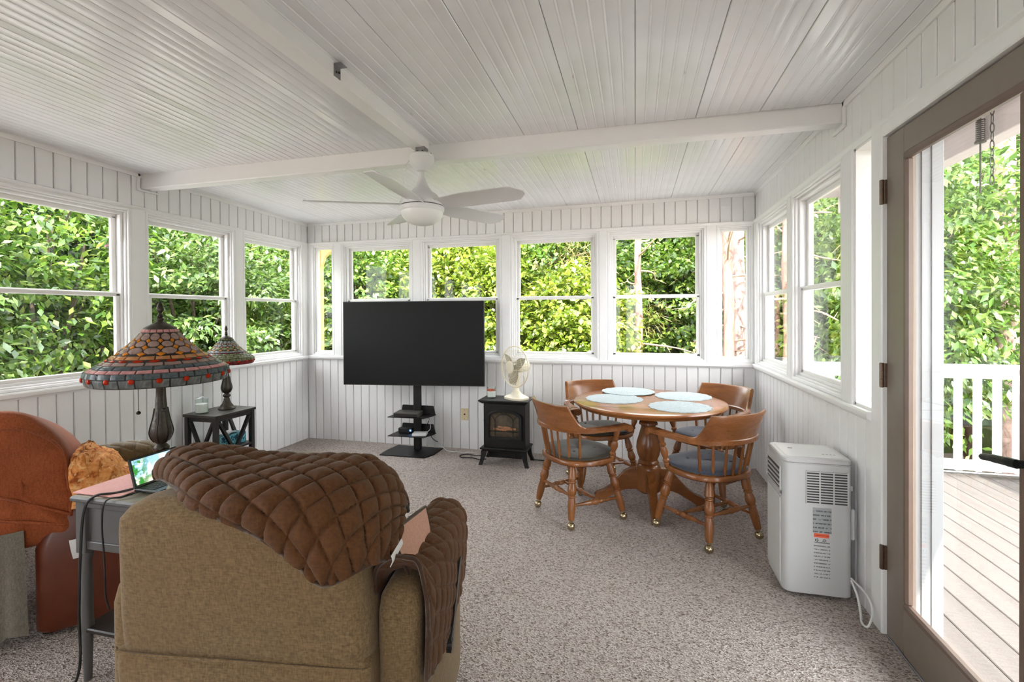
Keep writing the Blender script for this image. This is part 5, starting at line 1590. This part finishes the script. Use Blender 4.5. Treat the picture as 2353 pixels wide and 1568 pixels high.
# back row
gb = 'sunlit maple bushes beyond the back wall'
for i, (x, y, r_, h, lf) in enumerate(((-6.6, 8.8, 1.35, 1.5, 'maple'), (-4.9, 8.0, 1.2, 1.35, 'bush'), (-3.5, 8.9, 1.25, 1.6, 'maple'), (-2.2, 8.3, 1.05, 1.0, 'maple'), (-1.3, 9.2, 1.3, 1.7, 'bush'), (-.9, 7.7, .9, .55, 'maple'), (.8, 9.7, 1.3, 1.1, 'bush'), (2.6, 9.6, 1.3, 1.5, 'bush'))):
    shrub('maple_bush', 'yellow green maple bush outside the windows of the back wall' if lf == 'maple' else 'mid green leafy bush outside the windows of the back wall', 'bush', (x, y), (r_, r_, r_ + .75), h, lf, 270, 56, .155, .10, .66, .4, gb if lf == 'maple' else 'mid green bushes beyond the back wall')
gt = 'tall trees behind the maple bushes'
for i, x in enumerate((-8.2, -5.8, -3.4, -1.0, 1.4, 3.8, 6.2, 8.6)):
    shrub('woodland_tree', 'shaded tall tree behind the bright bushes', 'tree', (x, 11.2 + .5 * math.sin(i * 2)), (1.75, 1.5, 3.0), 2.6, ('dark', 'bush', 'hemlock')[i % 3], 180, 46, .28, .18, .6, .35, gt, .1, 2)
# right side hemlocks
gr = 'layered green trees beyond the deck'
for i, (x, y, h) in enumerate(((3.6, 7.4, 1.7), (5.4, 8.9, 2.4), (7.0, 7.2, 2.2), (4.3, 10.2, 2.6), (6.6, 4.8, 2.0), (8.4, 9.6, 2.6))):
    shrub('hemlock_tree', 'feathery green tree standing beyond the deck railing', 'tree', (x, y), (1.25, 1.25, 2.3), h, 'hemlock', 270, 54, .19, .115, .42, .55, gr, .06, 2)
for i, (x, y) in enumerate(((6.3, 12.0), (8.6, 12.2), (10.2, 9.5), (4.0, 12.6))):
    shrub('woodland_tree', 'tall broad tree at the back of the trees beyond the deck', 'tree', (x, y), (1.9, 1.7, 3.6), 4.0, 'hemlock', 190, 46, .30, .2, .6, .35, 'tall trees beyond the deck', .1, 2)
# pines with visible trunks
def pine(label, x, y, r, top, bark, lean=0, needles=8, seed=1):
    t = thing('pine_tree', label, 'tree', (x, y, GZ), 0)
    b = MB(); rd = random.Random(seed); n = 26
    pts = [(lean * k / n + .012 * math.sin(k * .7), .012 * math.cos(k * .9), (top - GZ) * k / n) for k in range(n + 1)]
    b.tube(pts, [r * (1.15 - .45 * k / n) * (1 + .06 * rd.uniform(-1, 1)) for k in range(n + 1)], 12); b.build('trunk', bark, t, 60)
    b = MB(); tips = []
    for k in range(20):
        z = 1.2 + (top - GZ - 1.6) * k / 19; a = rd.uniform(0, 2 * PI); L = rd.uniform(.35, 1.1)
        p0 = Vector((lean * z / (top - GZ), 0, z)); dr_ = Vector((math.cos(a), math.sin(a), rd.uniform(-.35, .35)))
        p1 = p0 + dr_ * L * .5 + Vector((rd.uniform(-.1, .1), rd.uniform(-.1, .1), rd.uniform(-.1, .12))); p2 = p0 + dr_ * L + Vector((0, 0, rd.uniform(-.25, .15)))
        b.tube(bez([p0, p1, p2], 4), [.016] * 4 + [.011] * 4 + [.005], 5); tips.append(p2)
        for q in range(2):
            p3 = p1.lerp(p2, .4 + .4 * q) ; b.tube([p3, p3 + Vector((rd.uniform(-.25, .25), rd.uniform(-.25, .25), rd.uniform(-.2, .2)))], [.006, .003], 4)
    b.build('branches', 'twig', t, 60)
    if needles:
        C_ = []; r2 = np.random.default_rng(seed)
        for k in range(needles):
            q = np.array(tips[-1 - (k % len(tips))]); C_.append(q + r2.normal(size=(330, 3)) * np.array([.26, .26, .16]))
        C_ = np.concatenate(C_); me = leaf_mesh('needles', C_, r2.normal(size=C_.shape), .17, .06, .1, seed, .1)
        o = bpy.data.objects.new('needles', me); o.data.materials.append(LEAF['needle']); place(o, t); o['kind'] = 'stuff'
    return t
pine('slender pine trunk with bare twigs outside the fourth tall window', .045, 8.0, .062, 4.6, 'bark', .02, 5, 3)
pine('pale peeling pine trunk outside the narrow right hand window', 1.585, 8.35, .135, 5.0, 'bark_pale', .03, 5, 5)
pine('reddish pine trunk in front of the pale peeling trunk', 1.40, 7.9, .085, 4.8, 'bark', -.03, 3, 8)
pine('tall brown pine trunk standing beyond the deck railing', 5.0, 8.06, .13, 6.0, 'bark_pale', -.08, 5, 12)
pine('young pine with tan needles outside the third tall window', -.75, 8.6, .05, 2.9, 'bark', .05, 12, 21)
pine('thin dark pine trunk close to the deck corner', 1.95, 7.0, .06, 4.5, 'bark', .0, 2, 31)
# leafy cover of the far slopes: nobody could count these
def cover(name, label, n, gen, mat, size, seed):
    r = np.random.default_rng(seed); C_ = gen(r, n); N_ = r.normal(size=C_.shape); N_[:, 2] = np.abs(N_[:, 2])
    N_ /= np.linalg.norm(N_, axis=1, keepdims=True)
    me = leaf_mesh(name, C_, N_, size, .6, .2, seed)
    o = bpy.data.objects.new(name, me); o.data.materials.append(LEAF[mat]); place(o); o['kind'] = 'stuff'; tag(o, label, 'foliage')
cover('slope_foliage', 'dense leaves covering the slope behind the back bushes', 16000, lambda r, n: np.stack([r.uniform(-15, 15, n), 12.2 + r.uniform(-.6, .9, n), r.uniform(-1.2, 5.6, n)], 1), 'dark', .34, 71)
cover('slope_foliage', 'dense leaves covering the slope behind the laurel shrubs', 12000, lambda r, n: np.stack([-11.6 + r.uniform(-.9, .6, n), r.uniform(0, 14, n), r.uniform(-1.2, 4.6, n)], 1), 'dark', .34, 72)
cover('slope_foliage', 'dense leaves covering the slope beyond the deck', 9000, lambda r, n: np.stack([11.4 + r.uniform(-.6, .9, n), r.uniform(3, 14, n), r.uniform(-1.2, 5.4, n)], 1), 'dark', .34, 73)
